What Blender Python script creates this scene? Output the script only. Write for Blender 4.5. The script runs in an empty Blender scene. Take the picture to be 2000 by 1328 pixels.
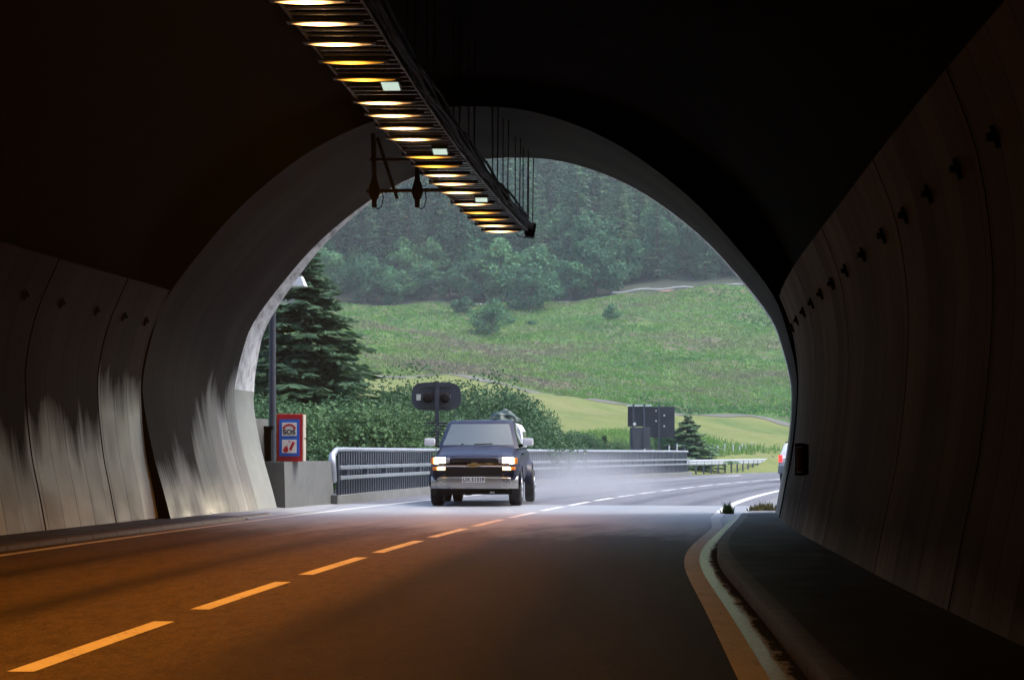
import bpy, bmesh, math, random
import numpy as np
from mathutils import Vector, Matrix
R = math.radians
random.seed(7)
rng = np.random.default_rng(7)
S = bpy.context.scene
COL = S.collection

# ------------------------------------------------------------------ camera
F = 3570.0            # focal length in pixels of the 2000 px wide photograph
HOR = 885.0           # horizon row
CAMH = 1.2
cam = bpy.data.cameras.new('camera'); cam.sensor_width = 36; cam.lens = F / 2000 * 36
cam.shift_y = (HOR - 664) / 2000; cam.clip_start = 0.1; cam.clip_end = 3000
cam.dof.use_dof = False
co = bpy.data.objects.new('camera', cam); COL.objects.link(co)
co.location = (0, 0, CAMH); co.rotation_euler = (R(90), 0, 0)
S.camera = co

# ------------------------------------------------------------------ world, sun, exposure
SUN_EL, SUN_AZ = 60, 88       # azimuth clockwise from +Y
w = bpy.data.worlds.new('World'); S.world = w; w.use_nodes = True
nt = w.node_tree; nt.nodes.clear()
out = nt.nodes.new('ShaderNodeOutputWorld'); bg = nt.nodes.new('ShaderNodeBackground')
sky = nt.nodes.new('ShaderNodeTexSky'); sky.sky_type = 'NISHITA'; sky.sun_disc = False
sky.sun_elevation = R(SUN_EL); sky.sun_rotation = R(SUN_AZ); sky.dust_density = 4.0; sky.air_density = 1.0; sky.ozone_density = 1.0
hs = nt.nodes.new('ShaderNodeHueSaturation'); hs.inputs['Saturation'].default_value = 1.3; hs.inputs['Value'].default_value = 1.0
nt.links.new(sky.outputs[0], hs.inputs['Color']); nt.links.new(hs.outputs[0], bg.inputs[0]); nt.links.new(bg.outputs[0], out.inputs[0])
bg.inputs[1].default_value = 0.15
sun = bpy.data.lights.new('sun', 'SUN'); sun.energy = 0.9; sun.angle = R(25); sun.color = (.95, .98, 1)
so = bpy.data.objects.new('sun', sun); COL.objects.link(so)
d = Vector((math.sin(R(SUN_AZ)) * math.cos(R(SUN_EL)), math.cos(R(SUN_AZ)) * math.cos(R(SUN_EL)), math.sin(R(SUN_EL))))
so.rotation_euler = d.to_track_quat('Z', 'Y').to_euler(); so.location = (0, 60, 40)
S.view_settings.view_transform = 'Standard'; S.view_settings.look = 'None'; S.view_settings.gamma = 1
S.view_settings.exposure = 1.8
S.cycles.use_denoising = True
S.cycles.max_bounces = 8; S.cycles.volume_bounces = 0; S.cycles.transparent_max_bounces = 12
S.cycles.sample_clamp_indirect = 6; S.cycles.caustics_reflective = False; S.cycles.caustics_refractive = False

# ------------------------------------------------------------------ helpers
def tag(o, label=None, cat=None, group=None, kind=None):
    if label: o['label'] = label
    if cat: o['category'] = cat
    if group: o['group'] = group
    if kind: o['kind'] = kind
    return o
def empty(name, loc=(0, 0, 0), rz=0, **k):
    o = bpy.data.objects.new(name, None); COL.objects.link(o); o.location = loc; o.rotation_euler = (0, 0, rz); o.empty_display_size = .2
    return tag(o, **k)
def link(name, me, parent=None, mats=(), smooth=None, **k):
    for m in mats: me.materials.append(m)
    o = bpy.data.objects.new(name, me); COL.objects.link(o)
    if parent is not None: o.parent = parent
    if smooth is not None:
        for p in me.polygons: p.use_smooth = True
        me.set_sharp_from_angle(angle=R(smooth))
    return tag(o, **k)
class MB:
    def __init__(s): s.v = []; s.f = []; s.m = []; s.uv = None; s.mi = 0
    def add(s, vs, fs):
        b = len(s.v); s.v += [tuple(x) for x in vs]; s.f += [tuple(i + b for i in f) for f in fs]; s.m += [s.mi] * len(fs); return s
    def box(s, c, d, rz=0, rx=0, ry=0, bev=0):
        M = Matrix.Translation(c) @ Matrix.Rotation(rz, 4, 'Z') @ Matrix.Rotation(ry, 4, 'Y') @ Matrix.Rotation(rx, 4, 'X')
        x, y, z = [q / 2 for q in d]
        if bev <= 0:
            vs = [(sx * x, sy * y, sz * z) for sz in (-1, 1) for sx, sy in ((-1, -1), (1, -1), (1, 1), (-1, 1))]
            return s.add([M @ Vector(v) for v in vs], [(3, 2, 1, 0), (4, 5, 6, 7), (0, 1, 5, 4), (1, 2, 6, 5), (2, 3, 7, 6), (3, 0, 4, 7)])
        bm = bmesh.new(); bmesh.ops.create_cube(bm, size=1)
        for v in bm.verts: v.co = Vector((v.co.x * d[0], v.co.y * d[1], v.co.z * d[2]))
        bmesh.ops.bevel(bm, geom=bm.edges[:], offset=bev, segments=2, affect='EDGES', profile=.7)
        bm.verts.index_update()
        s.add([M @ v.co for v in bm.verts], [[v.index for v in f.verts] for f in bm.faces]); bm.free(); return s
    def tube(s, pts, r, n=8, cap=True):
        pts = [Vector(p) for p in pts]; k = len(pts); rs = r if isinstance(r, (list, tuple)) else [r] * k
        vs = []; fs = []; up = None
        for i, p in enumerate(pts):
            t = (pts[min(i + 1, k - 1)] - pts[max(i - 1, 0)]).normalized()
            if up is None: up = t.orthogonal().normalized()
            a = (up - t * up.dot(t)); a = a.normalized() if a.length > 1e-6 else t.orthogonal().normalized(); up = a; b = t.cross(a)
            for j in range(n):
                q = 2 * math.pi * j / n; vs.append(p + (a * math.cos(q) + b * math.sin(q)) * rs[i])
        for i in range(k - 1):
            for j in range(n):
                fs.append((i * n + j, i * n + (j + 1) % n, (i + 1) * n + (j + 1) % n, (i + 1) * n + j))
        if cap: fs += [tuple(range(n))[::-1], tuple(range((k - 1) * n, k * n))]
        return s.add(vs, fs)
    def loft(s, secs, closed=True, caps=True):
        n = len(secs[0]); vs = [p for q in secs for p in q]; fs = []
        for i in range(len(secs) - 1):
            for j in range(n if closed else n - 1):
                fs.append((i * n + j, i * n + (j + 1) % n, (i + 1) * n + (j + 1) % n, (i + 1) * n + j))
        if caps and closed: fs += [tuple(range(n))[::-1], tuple(range((len(secs) - 1) * n, len(secs) * n))]
        return s.add(vs, fs)
    def lathe(s, prof, c=(0, 0, 0), axis='Z', n=24):
        vs = []; fs = []
        for r_, h in prof:
            for j in range(n):
                q = 2 * math.pi * j / n; a, b = r_ * math.cos(q), r_ * math.sin(q)
                v = {'Z': (a, b, h), 'X': (h, a, b), 'Y': (b, h, a)}[axis]; vs.append((v[0] + c[0], v[1] + c[1], v[2] + c[2]))
        k = len(prof)
        for i in range(k - 1):
            for j in range(n): fs.append((i * n + j, i * n + (j + 1) % n, (i + 1) * n + (j + 1) % n, (i + 1) * n + j))
        fs += [tuple(range(n))[::-1], tuple(range((k - 1) * n, k * n))]
        return s.add(vs, fs)
    def prism(s, pts, y0, y1):      # outline in x,z extruded along y
        n = len(pts); vs = [(x, y0, z) for x, z in pts] + [(x, y1, z) for x, z in pts]
        return s.add(vs, [tuple(range(n)), tuple(range(n, 2 * n))[::-1]] + [(j, j + n, (j + 1) % n + n, (j + 1) % n) for j in range(n)])
    def mesh(s, name):
        me = bpy.data.meshes.new(name); me.from_pydata([tuple(v) for v in s.v], [], s.f)
        me.polygons.foreach_set('material_index', s.m); me.validate(); me.update()
        bm = bmesh.new(); bm.from_mesh(me); bmesh.ops.recalc_face_normals(bm, faces=bm.faces); bm.to_mesh(me); bm.free()
        return me
    def build(s, name, mats, parent=None, smooth=None, **k):
        if not isinstance(mats, (list, tuple)): mats = (mats,)
        return link(name, s.mesh(name), parent, mats, smooth, **k)
def G(px, py, h=0.0):           # ground point at height h seen at that photograph pixel
    Y = F * (CAMH - h) / (py - HOR); return Vector(((px - 1000) / F * Y, Y, h))
def W(px, py, Y): return Vector(((px - 1000) / F * Y, Y, CAMH + (HOR - py) / F * Y))
def sstep(a, b, x): t = min(1, max(0, (x - a) / (b - a))); return t * t * (3 - 2 * t)

# ------------------------------------------------------------------ materials
class NT:
    def __init__(s, name):
        s.m = bpy.data.materials.new(name); s.m.use_nodes = True; s.t = s.m.node_tree; s.b = s.t.nodes['Principled BSDF']; s.o = s.t.nodes['Material Output']
    def n(s, ty, **k):
        q = s.t.nodes.new(ty)
        for a, v in k.items(): setattr(q, a, v)
        return q
    def l(s, a, b): s.t.links.new(a, b)
    def set(s, nm, v):
        i = s.b.inputs[nm]
        if hasattr(v, 'links'): s.l(v, i)
        else: i.default_value = (*v, 1) if (nm in ('Base Color', 'Emission Color') and len(v) == 3) else v
    def coord(s, kind='Object', scale=(1, 1, 1)):
        c = s.n('ShaderNodeTexCoord'); mp = s.n('ShaderNodeMapping'); mp.inputs['Scale'].default_value = scale
        s.l(c.outputs[kind], mp.inputs[0]); return mp.outputs[0]
    def noise(s, vec, scale, detail=4, rough=.55, dist=0):
        q = s.n('ShaderNodeTexNoise'); q.inputs['Scale'].default_value = scale; q.inputs['Detail'].default_value = detail
        q.inputs['Roughness'].default_value = rough; q.inputs['Distortion'].default_value = dist; s.l(vec, q.inputs['Vector']); return q.outputs['Fac']
    def ramp(s, fac, stops, interp='LINEAR'):
        q = s.n('ShaderNodeValToRGB'); q.color_ramp.interpolation = interp; e = q.color_ramp.elements
        while len(e) < len(stops): e.new(.5)
        for i, (p, c) in enumerate(stops):
            e[i].position = p; e[i].color = (*c, 1) if not isinstance(c, (int, float)) else (c, c, c, 1)
        s.l(fac, q.inputs[0]); return q.outputs[0]
    def mix(s, fac, a, b, mode='MIX'):
        q = s.n('ShaderNodeMix', data_type='RGBA', blend_type=mode)
        for i, v in ((0, fac), (6, a), (7, b)):
            if hasattr(v, 'links'): s.l(v, q.inputs[i])
            else: q.inputs[i].default_value = v if i == 0 else (*v, 1)
        return q.outputs[2]
    def math(s, op, a, b=0.0, c=0.0, clamp=False):
        q = s.n('ShaderNodeMath', operation=op); q.use_clamp = clamp
        for i, v in ((0, a), (1, b), (2, c)):
            if hasattr(v, 'links'): s.l(v, q.inputs[i])
            else: q.inputs[i].default_value = v
        return q.outputs[0]
    def sep(s, vec): q = s.n('ShaderNodeSeparateXYZ'); s.l(vec, q.inputs[0]); return q.outputs
    def bump(s, h, strength=.3, dist=.02):
        q = s.n('ShaderNodeBump'); q.inputs['Strength'].default_value = strength; q.inputs['Distance'].default_value = dist
        s.l(h, q.inputs['Height']); s.l(q.outputs[0], s.b.inputs['Normal'])
def plain(name, col, rough=.5, metal=0, var=.15, scale=6, bump=0, coat=0, spec=.5):
    m = NT(name); v = m.coord('Object'); f = m.noise(v, scale, 5)
    c = m.mix(f, tuple(x * (1 - var) for x in col), tuple(min(1, x * (1 + var)) for x in col)); m.set('Base Color', c)
    m.set('Roughness', m.ramp(m.noise(v, scale * .6, 3), [(.3, max(0, rough - .08)), (.7, min(1, rough + .1))])); m.set('Metallic', metal)
    m.set('Specular IOR Level', spec)
    if coat: m.set('Coat Weight', coat); m.set('Coat Roughness', .08)
    if bump: m.bump(m.noise(v, scale * 8, 4), bump, .01)
    return m.m
def emit(name, col, strength, base=(.6, .6, .6)):
    m = NT(name); m.set('Base Color', base); m.set('Emission Color', col); m.set('Emission Strength', strength); return m.m

def wall_mat(name, clean_h, clean, dirty, rough=.6, clean_streak=.25, rag=1.0, wet=0, spec=.07, climb=None):
    """concrete with vertical run-off streaks; UV = (metres along, metres up)"""
    m = NT(name); uv = m.coord('UV'); x, y, _ = m.sep(uv)
    st = m.noise(m.coord('UV', (1.5, .16, 1)), 1.0, 7, .62, .3)
    st2 = m.noise(m.coord('UV', (9, .5, 1)), 1.0, 4, .6)
    blot = m.noise(m.coord('UV', (.8, .8, 1)), 1.0, 5, .6)
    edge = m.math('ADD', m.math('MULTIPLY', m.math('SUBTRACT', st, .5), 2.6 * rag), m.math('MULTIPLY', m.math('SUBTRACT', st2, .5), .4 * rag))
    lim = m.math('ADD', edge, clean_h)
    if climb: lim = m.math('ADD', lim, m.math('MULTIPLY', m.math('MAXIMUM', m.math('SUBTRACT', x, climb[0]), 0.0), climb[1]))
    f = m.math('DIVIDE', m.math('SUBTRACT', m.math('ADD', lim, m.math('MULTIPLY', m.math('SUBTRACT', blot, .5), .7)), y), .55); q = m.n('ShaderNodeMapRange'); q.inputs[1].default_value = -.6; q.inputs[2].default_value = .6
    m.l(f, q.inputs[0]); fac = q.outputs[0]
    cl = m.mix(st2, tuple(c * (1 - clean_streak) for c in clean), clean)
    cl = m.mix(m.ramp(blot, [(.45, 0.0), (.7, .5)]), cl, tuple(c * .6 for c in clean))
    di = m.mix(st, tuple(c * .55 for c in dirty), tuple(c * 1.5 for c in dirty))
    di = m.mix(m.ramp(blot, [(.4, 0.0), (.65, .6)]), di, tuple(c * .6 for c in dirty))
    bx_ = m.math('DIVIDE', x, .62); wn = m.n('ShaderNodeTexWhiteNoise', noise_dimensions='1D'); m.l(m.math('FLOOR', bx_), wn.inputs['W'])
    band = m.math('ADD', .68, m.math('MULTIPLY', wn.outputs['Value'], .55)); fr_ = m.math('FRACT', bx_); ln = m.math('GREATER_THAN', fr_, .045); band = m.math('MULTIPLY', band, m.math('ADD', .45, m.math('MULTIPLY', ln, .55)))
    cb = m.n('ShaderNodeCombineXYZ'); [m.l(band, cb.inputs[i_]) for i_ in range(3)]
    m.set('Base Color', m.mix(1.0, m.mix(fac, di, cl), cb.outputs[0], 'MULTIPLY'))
    m.set('Roughness', m.mix(fac, (.8, .8, .8), m.ramp(blot, [(.35, rough - .15 - wet * .12), (.65, rough + .1 - wet * .05)])))
    m.set('Specular IOR Level', m.ramp(fac, [(0, spec), (1, .3)]))
    m.bump(m.math('ADD', m.noise(uv, 14, 6), m.math('MULTIPLY', st2, .6)), .25, .012)
    return m.m

def road_mat(name, dark, light, rough=(.3, .5), dry=None):
    m = NT(name); uv = m.coord('UV'); x, y, _ = m.sep(uv)
    big = m.noise(m.coord('UV', (.9, .16, 1)), 1.0, 5, .6); grain = m.noise(uv, 60, 3, .7); fine = m.noise(uv, 22, 4, .7)
    c = m.mix(fine, dark, light); c = m.mix(m.ramp(grain, [(.48, 0.0), (.62, .8)]), c, tuple(min(1, v * 2.2) for v in light))
    mid = m.noise(m.coord('UV', (7, 2.2, 1)), 1.0, 6, .75); cr = m.noise(m.coord('UV', (26, 9, 1)), 1.0, 3, .8)
    c = m.mix(m.ramp(mid, [(.38, .55), (.55, 0.0)]), c, tuple(v * .5 for v in dark)); c = m.mix(m.ramp(cr, [(.5, 0.0), (.68, .7)]), c, tuple(min(1, v * 1.9) for v in light))
    # polished wheel tracks, 4 of them
    tr = None
    for o_ in (-2.95, -1.35, 1.2, 2.75):
        g = m.math('SUBTRACT', 1.0, m.math('DIVIDE', m.math('ABSOLUTE', m.math('SUBTRACT', x, o_)), .42), clamp=True)
        tr = g if tr is None else m.math('MAXIMUM', tr, g)
    tr = m.math('MULTIPLY', tr, m.ramp(big, [(.3, .4), (.6, 1.0)]))
    c = m.mix(m.math('MULTIPLY', tr, .8), c, tuple(v * .45 for v in dark))
    if dry:      # right lane painted darker in place of its missing lamp reflection
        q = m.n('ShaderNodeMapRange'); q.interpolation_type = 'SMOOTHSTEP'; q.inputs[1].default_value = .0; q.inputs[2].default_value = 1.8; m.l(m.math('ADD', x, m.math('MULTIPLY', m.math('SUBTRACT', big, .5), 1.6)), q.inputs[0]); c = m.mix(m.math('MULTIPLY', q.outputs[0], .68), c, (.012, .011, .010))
    m.set('Base Color', c)
    r_ = m.ramp(big, [(.3, rough[0]), (.7, rough[1])]); r2 = m.math('SUBTRACT', r_, m.math('MULTIPLY', tr, .05))
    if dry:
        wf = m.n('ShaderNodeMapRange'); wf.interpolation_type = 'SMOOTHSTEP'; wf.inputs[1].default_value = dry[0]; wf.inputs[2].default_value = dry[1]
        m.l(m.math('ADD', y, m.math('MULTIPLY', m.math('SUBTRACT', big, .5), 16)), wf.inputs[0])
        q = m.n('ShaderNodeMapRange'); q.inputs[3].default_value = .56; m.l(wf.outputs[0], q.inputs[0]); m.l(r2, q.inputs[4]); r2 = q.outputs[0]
        c = m.mix(m.math('MULTIPLY', wf.outputs[0], .8), c, (.25, .27, .30)); m.set('Base Color', c)  # mouth sheen painted in: the wet stretch gets a pale bluish base
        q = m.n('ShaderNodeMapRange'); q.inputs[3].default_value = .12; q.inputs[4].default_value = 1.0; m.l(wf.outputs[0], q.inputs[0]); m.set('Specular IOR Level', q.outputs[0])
    m.set('Roughness', r2)
    m.bump(m.math('ADD', grain, m.math('MULTIPLY', fine, .7)), .7, .006); return m.m

M = {}
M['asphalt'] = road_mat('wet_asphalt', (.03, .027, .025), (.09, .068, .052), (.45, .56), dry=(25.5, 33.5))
M['asphalt_red'] = road_mat('reddish_asphalt', (.07, .067, .072), (.11, .106, .116), (.42, .52))
m = NT('road_paint'); v = m.coord('Object'); a = m.noise(v, 22, 6, .75); b = m.noise(v, 1.3, 4, .6)
f = m.math('ADD', a, m.math('MULTIPLY', b, .35)); m.set('Base Color', m.mix(m.ramp(f, [(.52, 0.0), (.60, 1.0)]), (.10, .09, .08), m.mix(b, (.55, .55, .53), (.78, .78, .76)))); m.set('Roughness', .5); m.bump(a, .4, .003); M['paint'] = m.m
M['paint_yellow'] = plain('road_paint_cream', (.75, .68, .42), .45, var=.2, scale=9)
M['walk'] = plain('walkway_concrete', (.035, .033, .032), .62, var=.35, scale=2.2, bump=.3)
m = NT('kerb_stone'); x, y, _ = m.sep(m.coord('UV')); fr_ = m.math('FRACT', y); jn = m.math('GREATER_THAN', fr_, .03); nz = m.noise(m.coord('Object'), 5, 6, .7)
wn = m.n('ShaderNodeTexWhiteNoise', noise_dimensions='1D'); m.l(m.math('FLOOR', y), wn.inputs['W'])
c = m.mix(nz, (.06, .05, .048), (.17, .145, .14)); c = m.mix(m.math('MULTIPLY', wn.outputs['Value'], .5), c, (.05, .045, .043)); c = m.mix(jn, (.008, .008, .008), c)
m.set('Base Color', c); m.set('Roughness', .6); m.bump(m.math('ADD', nz, jn), .6, .012); M['kerb'] = m.m
M['concrete'] = plain('pale_concrete', (.125, .132, .128), .75, var=.3, scale=2.5, bump=.25)
M['galv'] = plain('galvanised_steel', (.34, .37, .41), .38, metal=.6, var=.12, scale=4)
M['galv_dark'] = plain('weathered_steel', (.12, .135, .16), .5, metal=.5, var=.2, scale=5)
M['signback'] = plain('grey_sign_back', (.04, .045, .06), .5, metal=.2, var=.15, scale=3)
M['black'] = plain('black_plastic', (.005, .005, .005), .7, var=.2, spec=.1)
M['rail_dark'] = plain('dark_steel', (.018, .017, .017), .6, metal=.1, var=.25)
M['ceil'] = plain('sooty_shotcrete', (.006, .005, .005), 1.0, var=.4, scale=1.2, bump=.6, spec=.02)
M['earth'] = plain('brown_earth', (.26, .15, .11), .9, var=.35, scale=.8)
M['rock'] = plain('rock', (.14, .14, .13), .9, var=.4, scale=.3)

# ------------------------------------------------------------------ alignment curves (road centre and tunnel axis)
def CX(Y): 
    if Y <= 95: return -3.2 + .032 * Y + .0018 * Y * Y
    return CX(95) + (Y - 95) * .374 + (Y - 95) ** 2 * .0016
def dCX(Y): return .032 + .0036 * Y if Y <= 95 else .374 + .0032 * (Y - 95)
def AX(Y): return CX(Y) - .0173 * (Y - 10)
def dAX(Y): return dCX(Y) - .0173
def fr(Y, n, h, A=False):
    a, da = (AX(Y), dAX(Y)) if A else (CX(Y), dCX(Y)); k = 1 / math.hypot(1, da)
    return Vector((a + n * k, Y - n * k * da, h))
def strip(name, mat, Ys, prof, A=False, parent=None, smooth=None, thick=None, uvoff=0, **k):
    """sweep an open profile [(n,h)...] (or a function of Y) along the curve, UV in metres"""
    vs = []; fs = []; uvs = []
    n = None
    for Y in Ys:
        p = prof(Y) if callable(prof) else prof; n = len(p); L = 0
        for i, q in enumerate(p):
            yy = Y + (q[2] if len(q) > 2 else 0)
            vs.append(fr(yy, q[0], q[1], A)); uvs.append((q[3] if len(q) > 3 else q[0], yy, q[1]))
    for i in range(len(Ys) - 1):
        for j in range(n - 1): fs.append((i * n + j, i * n + j + 1, (i + 1) * n + j + 1, (i + 1) * n + j))
    me = bpy.data.meshes.new(name); me.from_pydata([tuple(v) for v in vs], [], fs)
    ul = me.uv_layers.new(name='UVMap')
    mode = k.pop('uv', 'flat')
    for lp in me.loops:
        a = uvs[lp.vertex_index]; ul.data[lp.index].uv = (a[0], a[1]) if mode == 'flat' else (a[1] + uvoff, a[2])
    o = link(name, me, parent, (mat,), smooth, **k)
    if thick:
        md = o.modifiers.new('s', 'SOLIDIFY'); md.thickness = thick; md.offset = -1 if thick > 0 else 1
        md.thickness = abs(thick)
    return o
def fy(a, b, st): n = max(1, int(math.ceil((b - a) / st))); return [a + (b - a) * i / n for i in range(n + 1)]

# ------------------------------------------------------------------ road
LEFT_K = [(-60, 4.62), (36, 4.62), (38, 4.75), (42, 5.42), (52, 6.0), (76, 6.45), (95, 7.1), (100, 7.3), (330, 7.3)]
def lk(Y): return -float(np.interp(Y, [a for a, _ in LEFT_K], [b for _, b in LEFT_K]))
SEAM = 42.4
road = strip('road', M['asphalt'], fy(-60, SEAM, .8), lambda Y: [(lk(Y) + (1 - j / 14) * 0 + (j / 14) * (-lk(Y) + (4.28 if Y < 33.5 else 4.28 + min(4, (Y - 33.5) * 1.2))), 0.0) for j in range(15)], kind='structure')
road2 = strip('road_beyond', M['asphalt_red'], fy(SEAM, 330, 2), lambda Y: [(lk(Y) + (j / 14) * (-lk(Y) + 8.2), 0.0) for j in range(15)], kind='structure')
road2.name = 'road.001'
def eo(Y): return -.22 * math.exp(-((Y - 21.5) / 6.0) ** 2)
def line(name, a, b, w_, Ys, mat, parent, **k):
    return strip(name, mat, Ys, lambda Y: [((a(Y) if callable(a) else a) - w_ / 2, .004), ((a(Y) if callable(a) else a) + w_ / 2, .004)], parent=parent, **k)
# dashed centre line: 3 m dashes, 1 m gaps
vs = []
ctr = MB()
def dash(Y0, Y1):
    ys = fy(Y0, Y1, 1.5); b = []
    for Y in ys: b += [fr(Y, -.075, .004), fr(Y, .075, .004)]
    ctr.add(b, [(2 * i, 2 * i + 1, 2 * i + 3, 2 * i + 2) for i in range(len(ys) - 1)])
Y = 10.03 - 8 * 4
while Y < 140:
    dash(Y, Y + 3.0); Y += 4.0 - .0 * Y
ctr.build('centre_line', M['paint'], road, label='dashed white centre line running through the tunnel and round the bend')
line('edge_line', lambda Y: -4.28 - (0 if Y < 40 else (Y - 40) * .006), 0, .14, fy(-60, 93, 2), M['paint'], road)
line('edge_line', lambda Y: 4.0 + eo(Y) - (.0 if Y < 30 else min(.3, (Y - 30) * .05)), 0, .17, fy(-60, 34.5, 1), M['paint'], road)
line('edge_line', lambda Y: 3.78 - (.0 if Y < 35 else min(.15, (Y - 35) * .02)), 0, .2, fy(34.5, 150, 2), M['paint'], road2)
hk = MB(); pts = [fr(93, -4.6, .005), fr(95, -4.62, .005), fr(97, -4.85, .005), fr(97.6, -5.4, .005), fr(96, -6.0, .005)]
b = []
for i, p in enumerate(pts):
    t = (pts[min(i + 1, 4)] - pts[max(i - 1, 0)]).normalized(); nn = Vector((t.y, -t.x, 0)) * .14; b += [p - nn, p + nn]
hk.add(b, [(2 * i, 2 * i + 1, 2 * i + 3, 2 * i + 2) for i in range(4)]).build('edge_line', M['paint'], road2)
# wet gutter at the right kerb, its pale water reflection painted as colour
m = NT('gutter_sheen'); uv = m.coord('UV'); x, y, _ = m.sep(uv)
e = m.noise(m.coord('UV', (6, 1.6, 1)), 1.4, 6, .7); sp = m.noise(uv, 30, 3, .7)
lim = m.math('ADD', m.math('MULTIPLY', m.math('SUBTRACT', e, .5), .3), 4.235)
fac = m.math('MULTIPLY', m.math('SUBTRACT', lim, x), 18, clamp=True); fac = m.math('MULTIPLY', fac, m.ramp(sp, [(.3, .35), (.42, 1.0)]))
m.set('Base Color', m.mix(fac, (.03, .03, .028), (.6, .63, .62))); m.set('Roughness', m.ramp(fac, [(0, .9), (1, .22)])); m.set('Specular IOR Level', m.ramp(fac, [(0, .1), (1, 1.0)])); m.bump(sp, .08, .002)
strip('gutter', m.m, fy(-60, 35.5, .5), lambda Y: [(4.085 + eo(Y), .006, 0, 4.085), (4.2 + eo(Y), .004, 0, 4.2), (4.285 + eo(Y), .006, 0, 4.285)], kind='structure', parent=None)

# walkways with kerb
def rk(Y): return 4.28
strip('pavement', M['walk'], fy(-60, 33.6, 1), lambda Y: [(4.42 + eo(Y), .125), (5.0, .13), (5.9, .14)], kind='structure', smooth=30)
strip('kerb', M['kerb'], fy(-60, 33.6, 1), lambda Y: [(q + eo(Y), h) for q, h in [(4.285, -.02), (4.29, .112), (4.302, .124), (4.42, .126), (4.425, .118)]], kind='structure', smooth=50)
strip('pavement', M['walk'], fy(-60, 32.5, 1), lambda Y: [(-6.1, .075), ((lk(Y) - .14 - 6.1) / 2, .07), (lk(Y) - .13, .066)], kind='structure', smooth=30)
m = NT('wet_shoulder'); nz = m.noise(m.coord('Object'), 2.5, 5, .65); m.set('Base Color', m.mix(nz, (.18, .185, .2), (.34, .35, .37))); m.set('Roughness', m.ramp(nz, [(.4, .4), (.6, .55)])); m.set('Specular IOR Level', .9)
strip('pavement', m.m, fy(32.5, 42, .5), lambda Y: [(-6.1, .075), ((lk(Y) - .14 - 6.1) / 2, .07 - .04 * sstep(33, 38, Y)), (lk(Y) - .1, .066 - .05 * sstep(33, 38, Y)), (lk(Y) + .05, .006)], kind='structure', smooth=30)
strip('kerb', M['kerb'], fy(-60, 34, 1), lambda Y: [(lk(Y) - .14, .0), (lk(Y) - .14, .067), (lk(Y) - .03, .066), (lk(Y) - .01, .055), (lk(Y) + .002, -.02)], kind='structure', smooth=50)
strip('pavement', plain('rough_shoulder', (.17, .165, .16), .35, var=.3, scale=1.5, bump=.4), fy(33.65, 60, 1), [(4.3, .012), (8.3, .06)], kind='structure')

# ------------------------------------------------------------------ tunnel lining
NEAR = [(5.5, .08), (5.6, .6), (5.72, 1.2), (5.8, 2.0), (5.79, 2.6), (5.62, 3.3), (5.3, 4.02)]
PORT = [(5.1, .05), (5.25, .6), (5.42, 1.2), (5.58, 2.0), (5.6, 2.5), (5.45, 3.2), (5.2, 3.85), (4.55, 4.7), (3.8, 5.5), (2.8, 6.27), (1.85, 6.75), (.9, 7.02), (0, 7.08)]
CEIL = [(5.78, 3.5), (5.62, 4.0), (5.3, 4.7), (4.75, 5.5), (4.0, 6.2), (3.0, 6.85), (1.6, 7.32), (0, 7.5)]
def smoothprof(p, k=4):
    p = np.array(p, float); t = np.arange(len(p)); out_ = []
    for i in range(len(p) - 1):
        p0, p1, p2, p3 = p[max(i - 1, 0)], p[i], p[i + 1], p[min(i + 2, len(p) - 1)]
        for s_ in range(k):
            u = s_ / k; out_.append(.5 * ((2 * p1) + (-p0 + p2) * u + (2 * p0 - 5 * p1 + 4 * p2 - p3) * u * u + (-p0 + 3 * p1 - 3 * p2 + p3) * u ** 3))
    out_.append(p[-1]); return [tuple(q) for q in out_]
NEARR = smoothprof([(5.5, .08), (5.6, .6), (5.72, 1.2), (5.8, 2.0), (5.8, 2.6), (5.7, 3.25), (5.5, 3.8)])
NEARs, PORTs, CEILs = smoothprof(NEAR), smoothprof(PORT), smoothprof(CEIL)
P0, P1 = 31.0, 36.4
def rake(h): return 1.35 if h < 2.5 else max(.06, 1.35 * (1 - (h - 2.5) / 4.4))
# roof of the near part
arch = [(-a, b) for a, b in CEILs] + [(a, b) for a, b in CEILs[::-1][1:]]
tc = strip('tunnel_roof', M['ceil'], fy(-60, P0 + .02, 3), arch, A=True, smooth=60, thick=.3,
      label='black sooty arched roof of the tunnel above the wall panels', category=None) if False else None
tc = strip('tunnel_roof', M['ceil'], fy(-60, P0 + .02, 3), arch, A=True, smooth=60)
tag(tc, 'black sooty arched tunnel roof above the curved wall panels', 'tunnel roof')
# unseen cap added far behind the camera to shut out daylight
eb = MB(); ring = [fr(-60, a, b, True) for a, b in arch] ; lo = [fr(-60, 6.2, -.3, True), fr(-60, -6.2, -.3, True)]
eb.add(ring + lo, [tuple(range(len(ring) + 2))]); o = eb.build('tunnel_light_cap', M['rock']); o['kind'] = 'structure'
# step between the roof and the portal lining
stp = MB(); Y = P0
outer = [(-a - .1, b + .1) for a, b in CEILs] + [(a + .1, b + .1) for a, b in CEILs[::-1][1:]]
outer = [(-6.4, -.1), (-6.4, 2.0), (-6.2, 3.4)] + outer + [(6.2, 3.4), (6.4, 2.0), (6.4, -.1)]
PR = lambda a, b: a + .2 * max(0, 1 - b / 2.2)
inner = [(-a, b) for a, b in PORTs] + [(PR(a, b), b) for a, b in PORTs[::-1][1:]]
def resamp(p, n):
    p = np.array(p); d_ = np.r_[0, np.cumsum(np.hypot(*np.diff(p, axis=0).T))]; t = np.linspace(0, d_[-1], n)
    return list(zip(np.interp(t, d_, p[:, 0]), np.interp(t, d_, p[:, 1])))
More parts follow.
